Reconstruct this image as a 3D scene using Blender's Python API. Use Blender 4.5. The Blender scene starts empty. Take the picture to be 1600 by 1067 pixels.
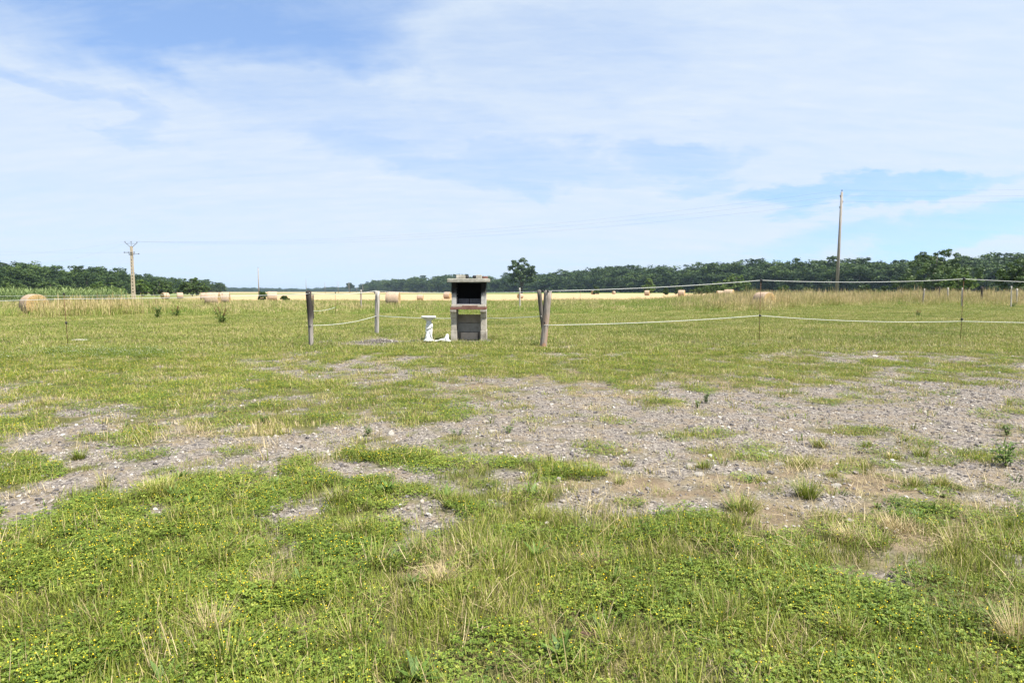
import bpy, bmesh, math, random
import numpy as np
from mathutils import Vector, Matrix, noise as mnoise
random.seed(7); rng = np.random.default_rng(11)
S = bpy.context.scene
COL = S.collection
R = math.radians

# ------------------------------------------------------------------ camera
EYE = 1.4; FPX = 1000.0; PITCH = math.atan(0.078)
cam = bpy.data.cameras.new('camera'); cam.sensor_width = 36.0; cam.lens = 36.0 * FPX / 1600.0
cam.clip_start = 0.05; cam.clip_end = 30000
co = bpy.data.objects.new('camera', cam); COL.objects.link(co)
co.location = (0, 0, EYE); co.rotation_euler = (math.pi / 2 - PITCH, 0, 0)
S.camera = co

# ------------------------------------------------------------------ sun, exposure
SUN_EL, SUN_AZ = R(59), R(122)          # azimuth clockwise from +Y: to the right, a little behind the camera
sd = Vector((math.sin(SUN_AZ) * math.cos(SUN_EL), math.cos(SUN_AZ) * math.cos(SUN_EL), math.sin(SUN_EL)))
sl = bpy.data.lights.new('sun', 'SUN'); sl.energy = 5.0; sl.angle = R(0.53); sl.color = (1.0, 0.96, 0.89)
so = bpy.data.objects.new('sun', sl); COL.objects.link(so); so.location = (20, -20, 60)
so.rotation_euler = sd.to_track_quat('Z', 'Y').to_euler()
S.view_settings.view_transform = 'Standard'; S.view_settings.look = 'None'
S.view_settings.exposure = 1.02; S.view_settings.gamma = 1.0; S.view_settings.use_curve_mapping = False
S.cycles.max_bounces = 4; S.cycles.diffuse_bounces = 2; S.cycles.transmission_bounces = 3
S.cycles.volume_bounces = 0; S.cycles.caustics_reflective = False; S.cycles.caustics_refractive = False

# ------------------------------------------------------------------ node helper
class NT:
    def __init__(s, tree): s.t = tree; s.n = tree.nodes; s.l = tree.links
    def node(s, typ, **kw):
        nd = s.n.new(typ)
        for k, v in kw.items(): setattr(nd, k, v)
        return nd
    def put(s, sock, v):
        if isinstance(v, bpy.types.NodeSocket): s.l.new(v, sock)
        elif v is not None: sock.default_value = v
    def math(s, op, a, b=None, c=None, clamp=False):
        nd = s.node('ShaderNodeMath', operation=op, use_clamp=clamp)
        for i, v in enumerate((a, b, c)): s.put(nd.inputs[i], v)
        return nd.outputs[0]
    def vmath(s, op, a, b=None):
        nd = s.node('ShaderNodeVectorMath', operation=op)
        s.put(nd.inputs[0], a)
        if b is not None: s.put(nd.inputs[1], b)
        return nd.outputs[0]
    def noise(s, vec, scale, detail=3, rough=0.55, dist=0.0):
        nd = s.node('ShaderNodeTexNoise'); s.put(nd.inputs['Vector'], vec); nd.inputs['Scale'].default_value = scale
        nd.inputs['Detail'].default_value = detail; nd.inputs['Roughness'].default_value = rough
        nd.inputs['Distortion'].default_value = dist
        return nd.outputs['Fac']
    def ramp(s, fac, stops, interp='LINEAR'):
        nd = s.node('ShaderNodeValToRGB'); nd.color_ramp.interpolation = interp
        el = nd.color_ramp.elements
        while len(el) < len(stops): el.new(0.5)
        for e, (p, c) in zip(el, stops):
            e.position = p; e.color = (c, c, c, 1) if isinstance(c, (int, float)) else (*c[:3], 1)
        s.put(nd.inputs[0], fac); return nd.outputs[0]
    def mix(s, fac, a, b, mode='MIX'):
        nd = s.node('ShaderNodeMix', data_type='RGBA', blend_type=mode)
        s.put(nd.inputs[0], fac)
        for k, v in ((6, a), (7, b)):
            if isinstance(v, tuple) and len(v) == 3: v = (*v, 1)
            s.put(nd.inputs[k], v)
        return nd.outputs[2]
    def comb(s, x, y, z):
        nd = s.node('ShaderNodeCombineXYZ')
        for i, v in enumerate((x, y, z)): s.put(nd.inputs[i], v)
        return nd.outputs[0]
    def sep(s, v):
        nd = s.node('ShaderNodeSeparateXYZ'); s.put(nd.inputs[0], v); return nd.outputs
    def smooth(s, v, a, b):
        nd = s.node('ShaderNodeMapRange', interpolation_type='SMOOTHSTEP', clamp=True)
        s.put(nd.inputs[0], v); nd.inputs[1].default_value = a; nd.inputs[2].default_value = b
        return nd.outputs[0]

# ------------------------------------------------------------------ world: Nishita sky with high thin cloud
SKY = 0.14
W = bpy.data.worlds.new('World'); S.world = W; W.use_nodes = True
w = NT(W.node_tree); w.n.clear()
sky = w.node('ShaderNodeTexSky', sky_type='NISHITA', sun_disc=False)
sky.sun_elevation = SUN_EL; sky.sun_rotation = SUN_AZ; sky.air_density = 1.0; sky.dust_density = 0.25; sky.ozone_density = 1.8
tc = w.node('ShaderNodeTexCoord').outputs['Generated']
d = w.vmath('NORMALIZE', tc); dx, dy, dz = w.sep(d)
w.l.new(w.vmath('NORMALIZE', w.comb(dx, dy, w.math('ADD', w.math('MAXIMUM', dz, 0.0), 0.22))), sky.inputs[0])
az = w.math('ARCTAN2', dx, dy); el = w.math('ARCSINE', dz)
# cloud sheet seen in perspective: pattern stretches near the horizon
den = w.math('ADD', w.math('MAXIMUM', dz, 0.0), 0.16)
pl = w.comb(w.math('DIVIDE', dx, den), w.math('DIVIDE', dy, den), 0.0)
def rotmap(v, ang, sc):
    m = w.node('ShaderNodeMapping'); w.put(m.inputs['Vector'], v); m.inputs['Rotation'].default_value = (0, 0, ang)
    m.inputs['Scale'].default_value = sc; return m.outputs[0]
n_big = w.noise(rotmap(pl, R(20), (0.55, 0.9, 1)), 1.1, 5, 0.58, 0.5)
n_str = w.noise(rotmap(pl, R(-24), (0.8, 3.4, 1)), 1.5, 7, 0.62, 0.6)
n_fine = w.noise(rotmap(pl, R(28), (1.0, 3.0, 1)), 5.0, 6, 0.66, 0.4)
n_w1 = w.math('MULTIPLY', w.math('SUBTRACT', w.noise(w.comb(az, w.math('MULTIPLY', el, 2.2), 0.0), 5.0, 5, 0.6, 0.3), 0.5), 0.32)
n_w2 = w.math('MULTIPLY', w.math('SUBTRACT', w.noise(w.comb(az, w.math('MULTIPLY', el, 2.2), 3.7), 5.0, 5, 0.6, 0.3), 0.5), 0.18)
azw = w.math('ADD', az, n_w1); elw = w.math('ADD', el, n_w2)
# gaps in the veil where blue shows (azimuth, elevation, half sizes, tilt, strength)
gaps = [(-0.42, 0.365, 0.28, 0.085, 0.06, 1.0), (-0.66, 0.36, 0.30, 0.06, -0.05, 0.6), (-0.36, 0.29, 0.40, 0.05, -0.20, 0.30),
        (-0.06, 0.205, 0.26, 0.030, -0.10, 0.48), (0.10, 0.34, 0.22, 0.06, 0.0, 0.22), (0.25, 0.20, 0.10, 0.03, 0.0, 0.6),
        (0.26, 0.155, 0.08, 0.018, 0.0, 0.55), (0.50, 0.138, 0.17, 0.018, 0.10, 0.95), (0.60, 0.085, 0.26, 0.026, 0.10, 0.85),
        (-0.60, 0.235, 0.14, 0.018, -0.12, 0.4), (1.5, 0.5, 0.5, 0.14, 0.1, 0.6), (-1.6, 0.45, 0.6, 0.14, -0.1, 0.6),
        (2.8, 0.45, 0.5, 0.14, 0.1, 0.6), (-2.6, 0.35, 0.5, 0.1, -0.1, 0.6)]
clear = None
for (a, e, ra, re, tl, st) in gaps:
    u = w.math('SUBTRACT', azw, a); v = w.math('SUBTRACT', elw, e)
    v = w.math('SUBTRACT', v, w.math('MULTIPLY', u, tl))
    q = w.math('ADD', w.math('POWER', w.math('DIVIDE', u, ra), 2.0), w.math('POWER', w.math('DIVIDE', v, re), 2.0))
    g = w.math('MULTIPLY', w.smooth(q, 1.75, 0.1), st)
    clear = g if clear is None else w.math('MAXIMUM', clear, g)
veil = w.math('ADD', w.math('MULTIPLY', w.math('SUBTRACT', n_big, 0.5), 0.9), w.math('MULTIPLY', w.math('SUBTRACT', n_str, 0.5), 0.85))
veil = w.math('ADD', veil, w.math('MULTIPLY', w.math('SUBTRACT', n_fine, 0.5), 0.75))
cov = w.math('ADD', w.math('SUBTRACT', 0.80, w.math('MULTIPLY', clear, 0.72)), w.math('MULTIPLY', veil, 0.62))
cov = w.math('MAXIMUM', w.math('MINIMUM', cov, 0.97), 0.03)
cloud_c = w.ramp(w.math('MULTIPLY', el, 1.6), [(0.0, (0.35, 0.405, 0.465)), (0.10, (0.375, 0.418, 0.468)), (0.35, (0.378, 0.42, 0.468)), (1.0, (0.35, 0.405, 0.468))])
cl = w.mix(1.0, cloud_c, (1.04 / SKY,) * 3, 'MULTIPLY')
skyc = w.mix(1.0, sky.outputs[0], (1.0, 1.0, 1.0), 'MULTIPLY')
colr = w.mix(cov, skyc, cl)
bg = w.node('ShaderNodeBackground'); w.put(bg.inputs[0], colr); bg.inputs[1].default_value = SKY
wo = w.node('ShaderNodeOutputWorld'); w.l.new(bg.outputs[0], wo.inputs[0])

# ------------------------------------------------------------------ geometry of the view: picture point -> place
cp, sp_ = math.cos(PITCH), math.sin(PITCH)
def ray(px, py):
    u = (px - 800) / FPX; v = (533.5 - py) / FPX
    return np.array((u, cp + v * sp_, -sp_ + v * cp))
def at(px, py, dist):                    # point at forward distance dist
    r_ = ray(px, py); t = dist / r_[1]
    return Vector((r_[0] * t, dist, EYE + r_[2] * t))
def gnd(px, py):                         # point on the level ground
    r_ = ray(px, py); t = -EYE / r_[2]
    return Vector((r_[0] * t, r_[1] * t, 0))
def proj(x, y, z=0.0):
    dz_ = z - EYE; zc = y * cp - dz_ * sp_; yc = y * sp_ + dz_ * cp
    zc = np.maximum(zc, 0.05)
    return 800 + FPX * x / zc, 533.5 - FPX * yc / zc
def sst(a, b, v):
    t = np.clip((v - a) / (b - a), 0, 1); return t * t * (3 - 2 * t)

# value noise for numpy
_perm = rng.random((256, 256))
def vn(x, y, f, o=0):
    x = np.asarray(x) * f + 37.1 * o + 1000; y = np.asarray(y) * f + 91.7 * o + 1000
    xi = np.floor(x).astype(int); yi = np.floor(y).astype(int); fx = x - xi; fy = y - yi
    fx = fx * fx * (3 - 2 * fx); fy = fy * fy * (3 - 2 * fy)
    g = lambda a, b: _perm[a % 256, b % 256]
    return (g(xi, yi) * (1 - fx) + g(xi + 1, yi) * fx) * (1 - fy) + (g(xi, yi + 1) * (1 - fx) + g(xi + 1, yi + 1) * fx) * fy
def fbm(x, y, f, o=0, n=4):
    s = 0; a = 1; t = 0
    for k in range(n):
        s = s + a * vn(x, y, f, o + k); t += a; a *= 0.55; f *= 2.07
    return s / t
def gz(x, y):
    x = np.asarray(x, float); y = np.asarray(y, float)
    base = 0.30 * sst(30, 80, y) * sst(-5, 30, x)
    near = 1 - sst(30, 60, np.abs(y) + 0 * x)
    return base + (fbm(x, y, 0.35, 3, 3) - 0.5) * 0.05 * near + (fbm(x, y, 2.2, 9, 2) - 0.5) * 0.018 * near
def gzf(x, y): return float(gz(x, y))

# ------------------------------------------------------------------ where gravel, bare soil and growth lie
def blobs(px, py, L, soft=0.55):
    m = np.zeros_like(px)
    for (cx, cy, rx, ry, s) in L:
        q = np.sqrt(((px - cx) / rx) ** 2 + ((py - cy) / ry) ** 2)
        m = np.maximum(m, s * (1 - sst(1 - soft, 1 + soft, q)))
    return m
GRAV = [(1120, 648, 480, 44, 1), (1480, 655, 360, 76, 1), (1540, 740, 190, 50, .9), (1250, 690, 200, 30, .9), (430, 706, 200, 26, .75), (250, 738, 90, 24, .8), (120, 765, 150, 30, .9), (640, 752, 130, 28, 1), (400, 760, 360, 50, .68), (820, 780, 300, 34, .55), (1000, 700, 200, 30, .7), (250, 640, 220, 40, .42), (1250, 745, 220, 30, .5), (840, 660, 260, 52, .9), (560, 577, 210, 20, .8), (1400, 560, 260, 12, .72), (880, 554, 110, 7, .6),
        (560, 690, 240, 34, .95), (330, 712, 90, 30, .9), (210, 655, 160, 24, .72), (95, 700, 130, 30, .85), (45, 788, 100, 32, 1), (110, 740, 110, 26, .8),
        (640, 745, 120, 34, .85), (470, 722, 160, 22, .8), (130, 628, 100, 13, .55), (15, 622, 60, 14, .7), (700, 610, 170, 18, .6), (300, 770, 60, 20, .5), (590, 533, 34, 7, .8), (470, 585, 120, 12, .6),
        (430, 800, 70, 10, .55), (730, 800, 120, 22, .45), (1300, 545, 300, 6, .4)]
SOIL = [(1130, 752, 260, 36, .95), (1320, 775, 190, 42, .9), (1010, 720, 130, 30, .8), (900, 600, 420, 14, .55), (300, 680, 150, 14, .6), (190, 718, 60, 14, .6), (1420, 820, 130, 22, .6),
        (760, 612, 200, 16, .55), (690, 880, 60, 25, .6), (280, 665, 80, 12, .5), (1090, 840, 50, 14, .6), (430, 545, 200, 7, .3), (880, 752, 80, 18, .5)]
GREEN = [(330, 606, 230, 30, .9), (110, 575, 220, 20, .9), (1000, 573, 330, 10, .9), (640, 636, 60, 10, .8), (800, 735, 90, 18, .75), (590, 612, 60, 12, .6), (430, 640, 60, 22, .8), (150, 775, 60, 20, .6),
         (1420, 580, 130, 8, .7), (1560, 594, 80, 7, .7), (500, 765, 120, 14, .6), (250, 765, 70, 30, .8), (740, 702, 100, 12, .45), (30, 735, 60, 30, .7), (640, 715, 60, 12, .5), (1270, 578, 130, 8, .7),
         (640, 655, 40, 10, .4), (20, 668, 50, 14, .7), (380, 765, 90, 14, .5), (250, 640, 110, 16, .7)]
def masks(x, y):
    px, py = proj(x, y)
    wob = (fbm(x, y, 1.1, 20, 4) - 0.5); wob2 = (fbm(x, y, 1.1, 40, 4) - 0.5)
    qx = px + wob * 120; qy = py + wob2 * 0.42 * np.clip(py - 450, 20, 400)
    g = blobs(qx, qy, GRAV); s = blobs(qx, qy, SOIL); gr = blobs(qx, qy, GREEN)
    inside = ((y > 2.0) & (y < 22)).astype(float)
    br = fbm(x, y, 2.2, 60, 5) - 0.5; br2 = fbm(x, y, 2.7, 80, 5) - 0.5
    g = g * (1 - 0.8 * gr); s = s * (1 - 0.8 * gr)
    hf = fbm(x, y, 6.5, 300, 3) - 0.5; g = sst(0.20, 0.78, g - .04 + br * 2.0 + hf * 1.5) * inside; s = sst(0.22, 0.76, s + br2 * 1.5 - hf * 0.6) * inside * (1 - g)
    return g, s

# ------------------------------------------------------------------ mesh collector
class MB:
    def __init__(s): s.v = []; s.f = []; s.m = []; s.a = []; s.sm = []
    def add(s, verts, faces, mat=0, val=0.5, smooth=False):
        o = len(s.v); s.v.extend([tuple(p) for p in verts]); s.a.extend([val] * len(verts))
        for f in faces: s.f.append(tuple(i + o for i in f)); s.m.append(mat); s.sm.append(smooth)
    def box(s, x0, x1, y0, y1, z0, z1, mat=0, val=0.5, jit=0.0):
        P = [(x, y, z) for z in (z0, z1) for y in (y0, y1) for x in (x0, x1)]
        if jit: P = [tuple(c + random.uniform(-jit, jit) for c in p) for p in P]
        s.add(P, [(0, 2, 3, 1), (4, 5, 7, 6), (0, 1, 5, 4), (2, 6, 7, 3), (0, 4, 6, 2), (1, 3, 7, 5)], mat, val)
    def tube(s, pts, rad, n=8, mat=0, val=0.5, cap=True, smooth=True, rough=0.0, shape=None):
        pts = [Vector(p) for p in pts]; V = []; F = []
        if not isinstance(rad, (list, tuple)): rad = [rad] * len(pts)
        for i, p in enumerate(pts):
            t = (pts[min(i + 1, len(pts) - 1)] - pts[max(i - 1, 0)]).normalized()
            a = Vector((1, 0, 0)) if abs(t.x) < 0.8 else Vector((0, 1, 0))
            b1 = (a - t * a.dot(t)).normalized(); b2 = t.cross(b1)
            for k in range(n):
                an = 2 * math.pi * k / n; rr = rad[i] * (shape[k] if shape else 1) * (1 + random.uniform(-rough, rough))
                V.append(p + (b1 * math.cos(an) + b2 * math.sin(an)) * rr)
        for i in range(len(pts) - 1):
            for k in range(n):
                k2 = (k + 1) % n; F.append((i * n + k, i * n + k2, (i + 1) * n + k2, (i + 1) * n + k))
        if cap:
            F.append(tuple(range(n - 1, -1, -1))); F.append(tuple((len(pts) - 1) * n + k for k in range(n)))
        s.add(V, F, mat, val, smooth)
    def lathe(s, prof, n=24, c=(0, 0, 0), mat=0, val=0.5):
        V = []; F = []
        for r_, z in prof:
            for k in range(n):
                a = 2 * math.pi * k / n; V.append((c[0] + r_ * math.cos(a), c[1] + r_ * math.sin(a), c[2] + z))
        for i in range(len(prof) - 1):
            for k in range(n):
                k2 = (k + 1) % n; F.append((i * n + k, i * n + k2, (i + 1) * n + k2, (i + 1) * n + k))
        F.append(tuple(range(n - 1, -1, -1))); F.append(tuple((len(prof) - 1) * n + k for k in range(n)))
        s.add(V, F, mat, val, True)
    def blob(s, c, r_, sub=2, mat=0, rot=None, lump=0.0):
        bm = bmesh.new(); bmesh.ops.create_icosphere(bm, subdivisions=sub, radius=1)
        M = (rot or Matrix.Identity(3)); off = Vector((random.random() * 50,) * 3)
        V = []
        for v in bm.verts:
            k = 1 + (lump * mnoise.noise(v.co * 1.6 + off) if lump else 0)
            V.append(Vector(c) + M @ Vector((v.co.x * r_[0] * k, v.co.y * r_[1] * k, v.co.z * r_[2] * k)))
        s.add(V, [tuple(q.index for q in f.verts) for f in bm.faces], mat, 0.5, True); bm.free()
    def blade(s, base, azi, length, width, lean, curve, mat=0, val=0.5, segs=3):
        dx_, dy_ = math.cos(azi), math.sin(azi); px_, py_ = -dy_, dx_
        V = []; x, y, z = base; th = lean; st = length / segs
        for i in range(segs):
            hw = width * 0.5 * (1 - (i / segs) ** 1.6 * 0.75)
            V.append((x - px_ * hw, y - py_ * hw, z)); V.append((x + px_ * hw, y + py_ * hw, z))
            x += dx_ * math.sin(th) * st; y += dy_ * math.sin(th) * st; z += math.cos(th) * st; th += curve / segs
        V.append((x, y, z))
        F = [(2 * i, 2 * i + 1, 2 * i + 3, 2 * i + 2) for i in range(segs - 1)] + [(2 * segs - 2, 2 * segs - 1, 2 * segs)]
        s.add(V, F, mat, val)
    def leaf(s, c, azi, tilt, ln, wd, mat=0, val=0.5):      # folded diamond leaf
        ca, sa = math.cos(azi), math.sin(azi); ct, st = math.cos(tilt), math.sin(tilt)
        def P(u, v, h): return (c[0] + ca * u * ct - sa * v, c[1] + sa * u * ct + ca * v, c[2] + u * st + h)
        s.add([P(0, 0, 0), P(ln * .55, wd * .5, wd * .18), P(ln, 0, 0), P(ln * .55, -wd * .5, wd * .18)], [(0, 1, 2), (0, 2, 3)], mat, val)
    def mesh(s, name, mats):
        me = bpy.data.meshes.new(name); me.from_pydata(s.v, [], s.f)
        for m in mats: me.materials.append(m)
        me.polygons.foreach_set('material_index', s.m); me.polygons.foreach_set('use_smooth', s.sm)
        at_ = me.attributes.new('vary', 'FLOAT', 'POINT'); at_.data.foreach_set('value', s.a)
        me.update(); return me
    def obj(s, name, mats, parent=None, loc=None):
        if not isinstance(mats, (list, tuple)): mats = [mats]
        o = bpy.data.objects.new(name, s.mesh(name, mats)); COL.objects.link(o)
        if parent is not None: o.parent = parent
        if loc is not None: o.location = loc
        return o

def tag(o, label, cat, group=None):
    o['label'] = label; o['category'] = cat
    if group: o['group'] = group
    return o
def thing(name, label, cat, loc=(0, 0, 0), rz=0.0, group=None):
    o = bpy.data.objects.new(name, None); COL.objects.link(o); o.location = loc; o.rotation_euler = (0, 0, rz)
    o.empty_display_size = 0.1
    return tag(o, label, cat, group)
def bevel(o, wd, seg=2):
    m = o.modifiers.new('bevel', 'BEVEL'); m.width = wd; m.segments = seg; m.limit_method = 'ANGLE'; return o

# ------------------------------------------------------------------ materials
def newmat(name):
    m = bpy.data.materials.new(name); m.use_nodes = True; t = NT(m.node_tree); t.n.clear(); return m, t
def finish(t, col, rough=0.8, spec=0.3, bump=None, bstr=0.3, bdist=0.01, trans=None):
    p = t.node('ShaderNodeBsdfPrincipled'); t.put(p.inputs['Base Color'], (*col, 1) if isinstance(col, tuple) else col)
    t.put(p.inputs['Roughness'], rough); p.inputs['Specular IOR Level'].default_value = spec
    if bump is not None:
        b = t.node('ShaderNodeBump'); b.inputs['Strength'].default_value = bstr; b.inputs['Distance'].default_value = bdist
        t.put(b.inputs['Height'], bump); t.l.new(b.outputs[0], p.inputs['Normal'])
    out = t.node('ShaderNodeOutputMaterial'); sh = p.outputs[0]
    if trans:
        tr = t.node('ShaderNodeBsdfTranslucent'); t.put(tr.inputs[0], col if not isinstance(col, tuple) else (*col, 1))
        mx = t.node('ShaderNodeMixShader'); mx.inputs[0].default_value = trans
        t.l.new(sh, mx.inputs[1]); t.l.new(tr.outputs[0], mx.inputs[2]); sh = mx.outputs[0]
    t.l.new(sh, out.inputs[0])
def leafmat(name, stops, nscale=0.6, namt=0.35, trans=0.22, rough=0.55, spec=0.3, rnd=0.3):
    """colour from each leaf's own value, its plant's random and slow drift over the ground"""
    m, t = newmat(name)
    a = t.node('ShaderNodeAttribute', attribute_name='vary').outputs['Fac']
    oi = t.node('ShaderNodeObjectInfo').outputs['Random']
    pos = t.node('ShaderNodeNewGeometry').outputs['Position']
    n = t.noise(pos, nscale, 3)
    f = t.math('ADD', a, t.math('MULTIPLY', t.math('SUBTRACT', n, 0.5), namt * 2))
    f = t.math('ADD', f, t.math('MULTIPLY', t.math('SUBTRACT', oi, 0.5), rnd), clamp=True)
    finish(t, t.ramp(f, stops), rough, spec, trans=trans); return m
def stonemat(name, c0, c1, scale=8, bstr=0.5, obj=True, rough=0.9, dark=None):
    m, t = newmat(name)
    v = t.node('ShaderNodeTexCoord').outputs['Object'] if obj else t.node('ShaderNodeNewGeometry').outputs['Position']
    n = t.noise(v, scale, 6, 0.65); n2 = t.noise(v, scale * 9, 3)
    f = t.math('ADD', t.math('MULTIPLY', n, 0.75), t.math('MULTIPLY', n2, 0.25))
    c = t.ramp(f, [(0.32, c0), (0.68, c1)])
    if dark: c = t.mix(t.smooth(t.noise(v, scale * 0.4, 4), 0.52, 0.7), c, dark)
    finish(t, c, rough, 0.2, n2, bstr, 0.01); return m

G = {}
G['grass'] = leafmat('grass_blades', [(0, (0.07, 0.11, 0.011)), (0.45, (0.215, 0.255, 0.034)), (0.72, (0.33, 0.335, 0.07)), (1, (0.47, 0.37, 0.18))])
G['dry'] = leafmat('dry_grass_blades', [(0, (0.20, 0.17, 0.06)), (0.4, (0.40, 0.31, 0.15)), (1, (0.62, 0.50, 0.30))], rnd=0.4)
G['clover'] = leafmat('clover_leaves', [(0, (0.05, 0.095, 0.011)), (0.6, (0.155, 0.22, 0.026)), (1, (0.32, 0.35, 0.058))], 1.3, 0.35, 0.2)
G['yellow'] = newmat('yellow_flowers')[0]; finish(NT(G['yellow'].node_tree), (0.80, 0.58, 0.02), 0.6)
G['whitef'] = newmat('white_flowers')[0]; finish(NT(G['whitef'].node_tree), (0.75, 0.75, 0.68), 0.6)
G['mown'] = leafmat('meadow_blades', [(0, (0.08, 0.14, 0.016)), (0.45, (0.205, 0.25, 0.04)), (0.75, (0.33, 0.32, 0.08)), (1, (0.50, 0.40, 0.19))], 0.3, 0.6)
G['tall'] = leafmat('tall_grass_blades', [(0, (0.10, 0.18, 0.022)), (0.45, (0.225, 0.28, 0.046)), (0.75, (0.35, 0.315, 0.11)), (1, (0.50, 0.39, 0.20))], 0.12, 0.4)
G['weed'] = leafmat('weed_leaves', [(0, (0.05, 0.10, 0.018)), (1, (0.14, 0.22, 0.04))], 2, 0.2, 0.3)
G['dock'] = leafmat('rusty_seed_heads', [(0, (0.12, 0.05, 0.02)), (1, (0.32, 0.16, 0.07))], 2, 0.2, 0.1)
G['maize'] = leafmat('maize_leaves', [(0, (0.08, 0.14, 0.04)), (1, (0.25, 0.31, 0.11))], 0.2, 0.3, 0.3)

# ------------------------------------------------------------------ ground: one sheet to the horizon
def axis(parts):
    L = []
    for a, b, st in parts: L += list(np.arange(a, b, st))
    return np.array(L)
def geo(a, b, k):
    L = [a]
    while L[-1] < b: L.append(L[-1] * k + 0.2)
    return np.array(L)
xf = np.arange(-12, 12.001, 0.075); gx = geo(12.3, 7000, 1.09); xs = np.concatenate([-gx[::-1], xf, gx])
yf = np.arange(1.2, 17, 0.065); gy = geo(17.1, 7000, 1.045); ys = np.concatenate([[-60, -20, -6, -2, 0, 0.7], yf, gy])
X, Y = np.meshgrid(xs, ys); Z = gz(X, Y)
gm, sm = masks(X, Y)
nx, ny = len(xs), len(ys)
ii = (np.arange(ny - 1)[:, None] * nx + np.arange(nx - 1)[None]).ravel()
F = np.stack([ii, ii + 1, ii + nx + 1, ii + nx], 1)
me = bpy.data.meshes.new('ground')
me.vertices.add(nx * ny); me.vertices.foreach_set('co', np.stack([X, Y, Z], -1).ravel())
me.loops.add(F.size); me.loops.foreach_set('vertex_index', F.ravel().astype(np.int32))
me.polygons.add(len(F)); me.polygons.foreach_set('loop_start', np.arange(0, F.size, 4, dtype=np.int32))
me.polygons.foreach_set('use_smooth', np.ones(len(F), bool)); me.update()
for nm, arr in (('gravel', gm), ('soil', sm)):
    a = me.attributes.new(nm, 'FLOAT', 'POINT'); a.data.foreach_set('value', arr.ravel().astype(np.float32))
m, t = newmat('field_ground')
pos = t.node('ShaderNodeNewGeometry').outputs['Position']; X_, Y_, Z_ = t.sep(pos)
ag = t.node('ShaderNodeAttribute', attribute_name='gravel').outputs['Fac']
as_ = t.node('ShaderNodeAttribute', attribute_name='soil').outputs['Fac']
fine = t.noise(pos, 60, 4, 0.7); mid = t.noise(pos, 4, 4); big = t.noise(pos, 0.25, 4)
thatch = t.ramp(t.math('ADD', t.math('MULTIPLY', mid, 0.6), t.math('MULTIPLY', fine, 0.4)), [(0.3, (0.045, 0.05, 0.016)), (0.55, (0.10, 0.095, 0.034)), (0.75, (0.20, 0.16, 0.085))])
vo = t.node('ShaderNodeTexVoronoi'); t.put(vo.inputs['Vector'], pos); vo.inputs['Scale'].default_value = 55; vo.inputs['Randomness'].default_value = 1
vcol = t.sep(vo.outputs['Color'])[0]
gcol = t.ramp(t.math('ADD', t.math('MULTIPLY', vcol, 0.7), t.math('MULTIPLY', fine, 0.3)), [(0.15, (0.085, 0.074, 0.066)), (0.5, (0.18, 0.156, 0.134)), (0.8, (0.29, 0.252, 0.21)), (0.95, (0.50, 0.465, 0.42))])
gcol = t.mix(t.smooth(mid, 0.45, 0.62), gcol, t.mix(0.65, gcol, (0.20, 0.155, 0.105)))
scol = t.ramp(t.math('ADD', t.math('MULTIPLY', mid, 0.5), t.math('MULTIPLY', fine, 0.5)), [(0.34, (0.075, 0.058, 0.036)), (0.5, (0.17, 0.128, 0.085)), (0.62, (0.27, 0.215, 0.15)), (0.75, (0.38, 0.32, 0.24))])
nearc = t.mix(as_, thatch, scol); nearc = t.mix(ag, nearc, gcol)
# dark burnt patch
far_m = t.ramp(t.noise(pos, 0.5, 5, 0.7), [(0.3, (0.09, 0.12, 0.03)), (0.6, (0.17, 0.185, 0.06)), (0.8, (0.26, 0.22, 0.10))])
meadow = t.mix(t.smooth(Y_, 18, 45), nearc, far_m)
# far fields by distance: stubble, a green strip, stubble again, then meadow
jy = t.math('ADD', Y_, t.math('MULTIPLY', t.math('SUBTRACT', t.noise(pos, 0.02, 3), 0.5), 14))
jy = t.math('SUBTRACT', jy, t.math('MULTIPLY', X_, 0.10))
gold = t.ramp(t.noise(pos, 0.35, 6, 0.7), [(0.3, (0.33, 0.225, 0.115)), (0.7, (0.47, 0.34, 0.195))])
crop = t.ramp(t.noise(pos, 0.1, 5), [(0.3, (0.09, 0.14, 0.035)), (0.7, (0.16, 0.20, 0.06))])
right_green = t.smooth(t.math('SUBTRACT', X_, t.math('MULTIPLY', Y_, 0.30)), -4, 20)
left_green = t.smooth(t.math('ADD', X_, t.math('MULTIPLY', Y_, 0.47)), 4, -12)
g1 = t.math('MULTIPLY', t.smooth(jy, 84, 92), t.math('SUBTRACT', 1.0, t.math('MAXIMUM', right_green, left_green)))
fc = t.mix(g1, meadow, gold)
left_half = t.smooth(t.math('ADD', X_, t.math('MULTIPLY', Y_, 0.12)), 30, -30)
fc = t.mix(t.smooth(jy, 330, 360), fc, crop)
fc = t.mix(t.math('MULTIPLY', t.smooth(jy, 520, 560), left_half), fc, gold)
fc = t.mix(t.smooth(jy, 1500, 1600), fc, crop)
hgt = t.math('ADD', t.math('MULTIPLY', fine, 0.5), t.math('MULTIPLY', t.math('MULTIPLY', vo.outputs['Distance'], ag), -0.8))
finish(t, fc, 0.95, 0.1, hgt, 0.7, 0.02)
me.materials.append(m)
go = bpy.data.objects.new('ground', me); COL.objects.link(go); go['kind'] = 'structure'

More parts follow.
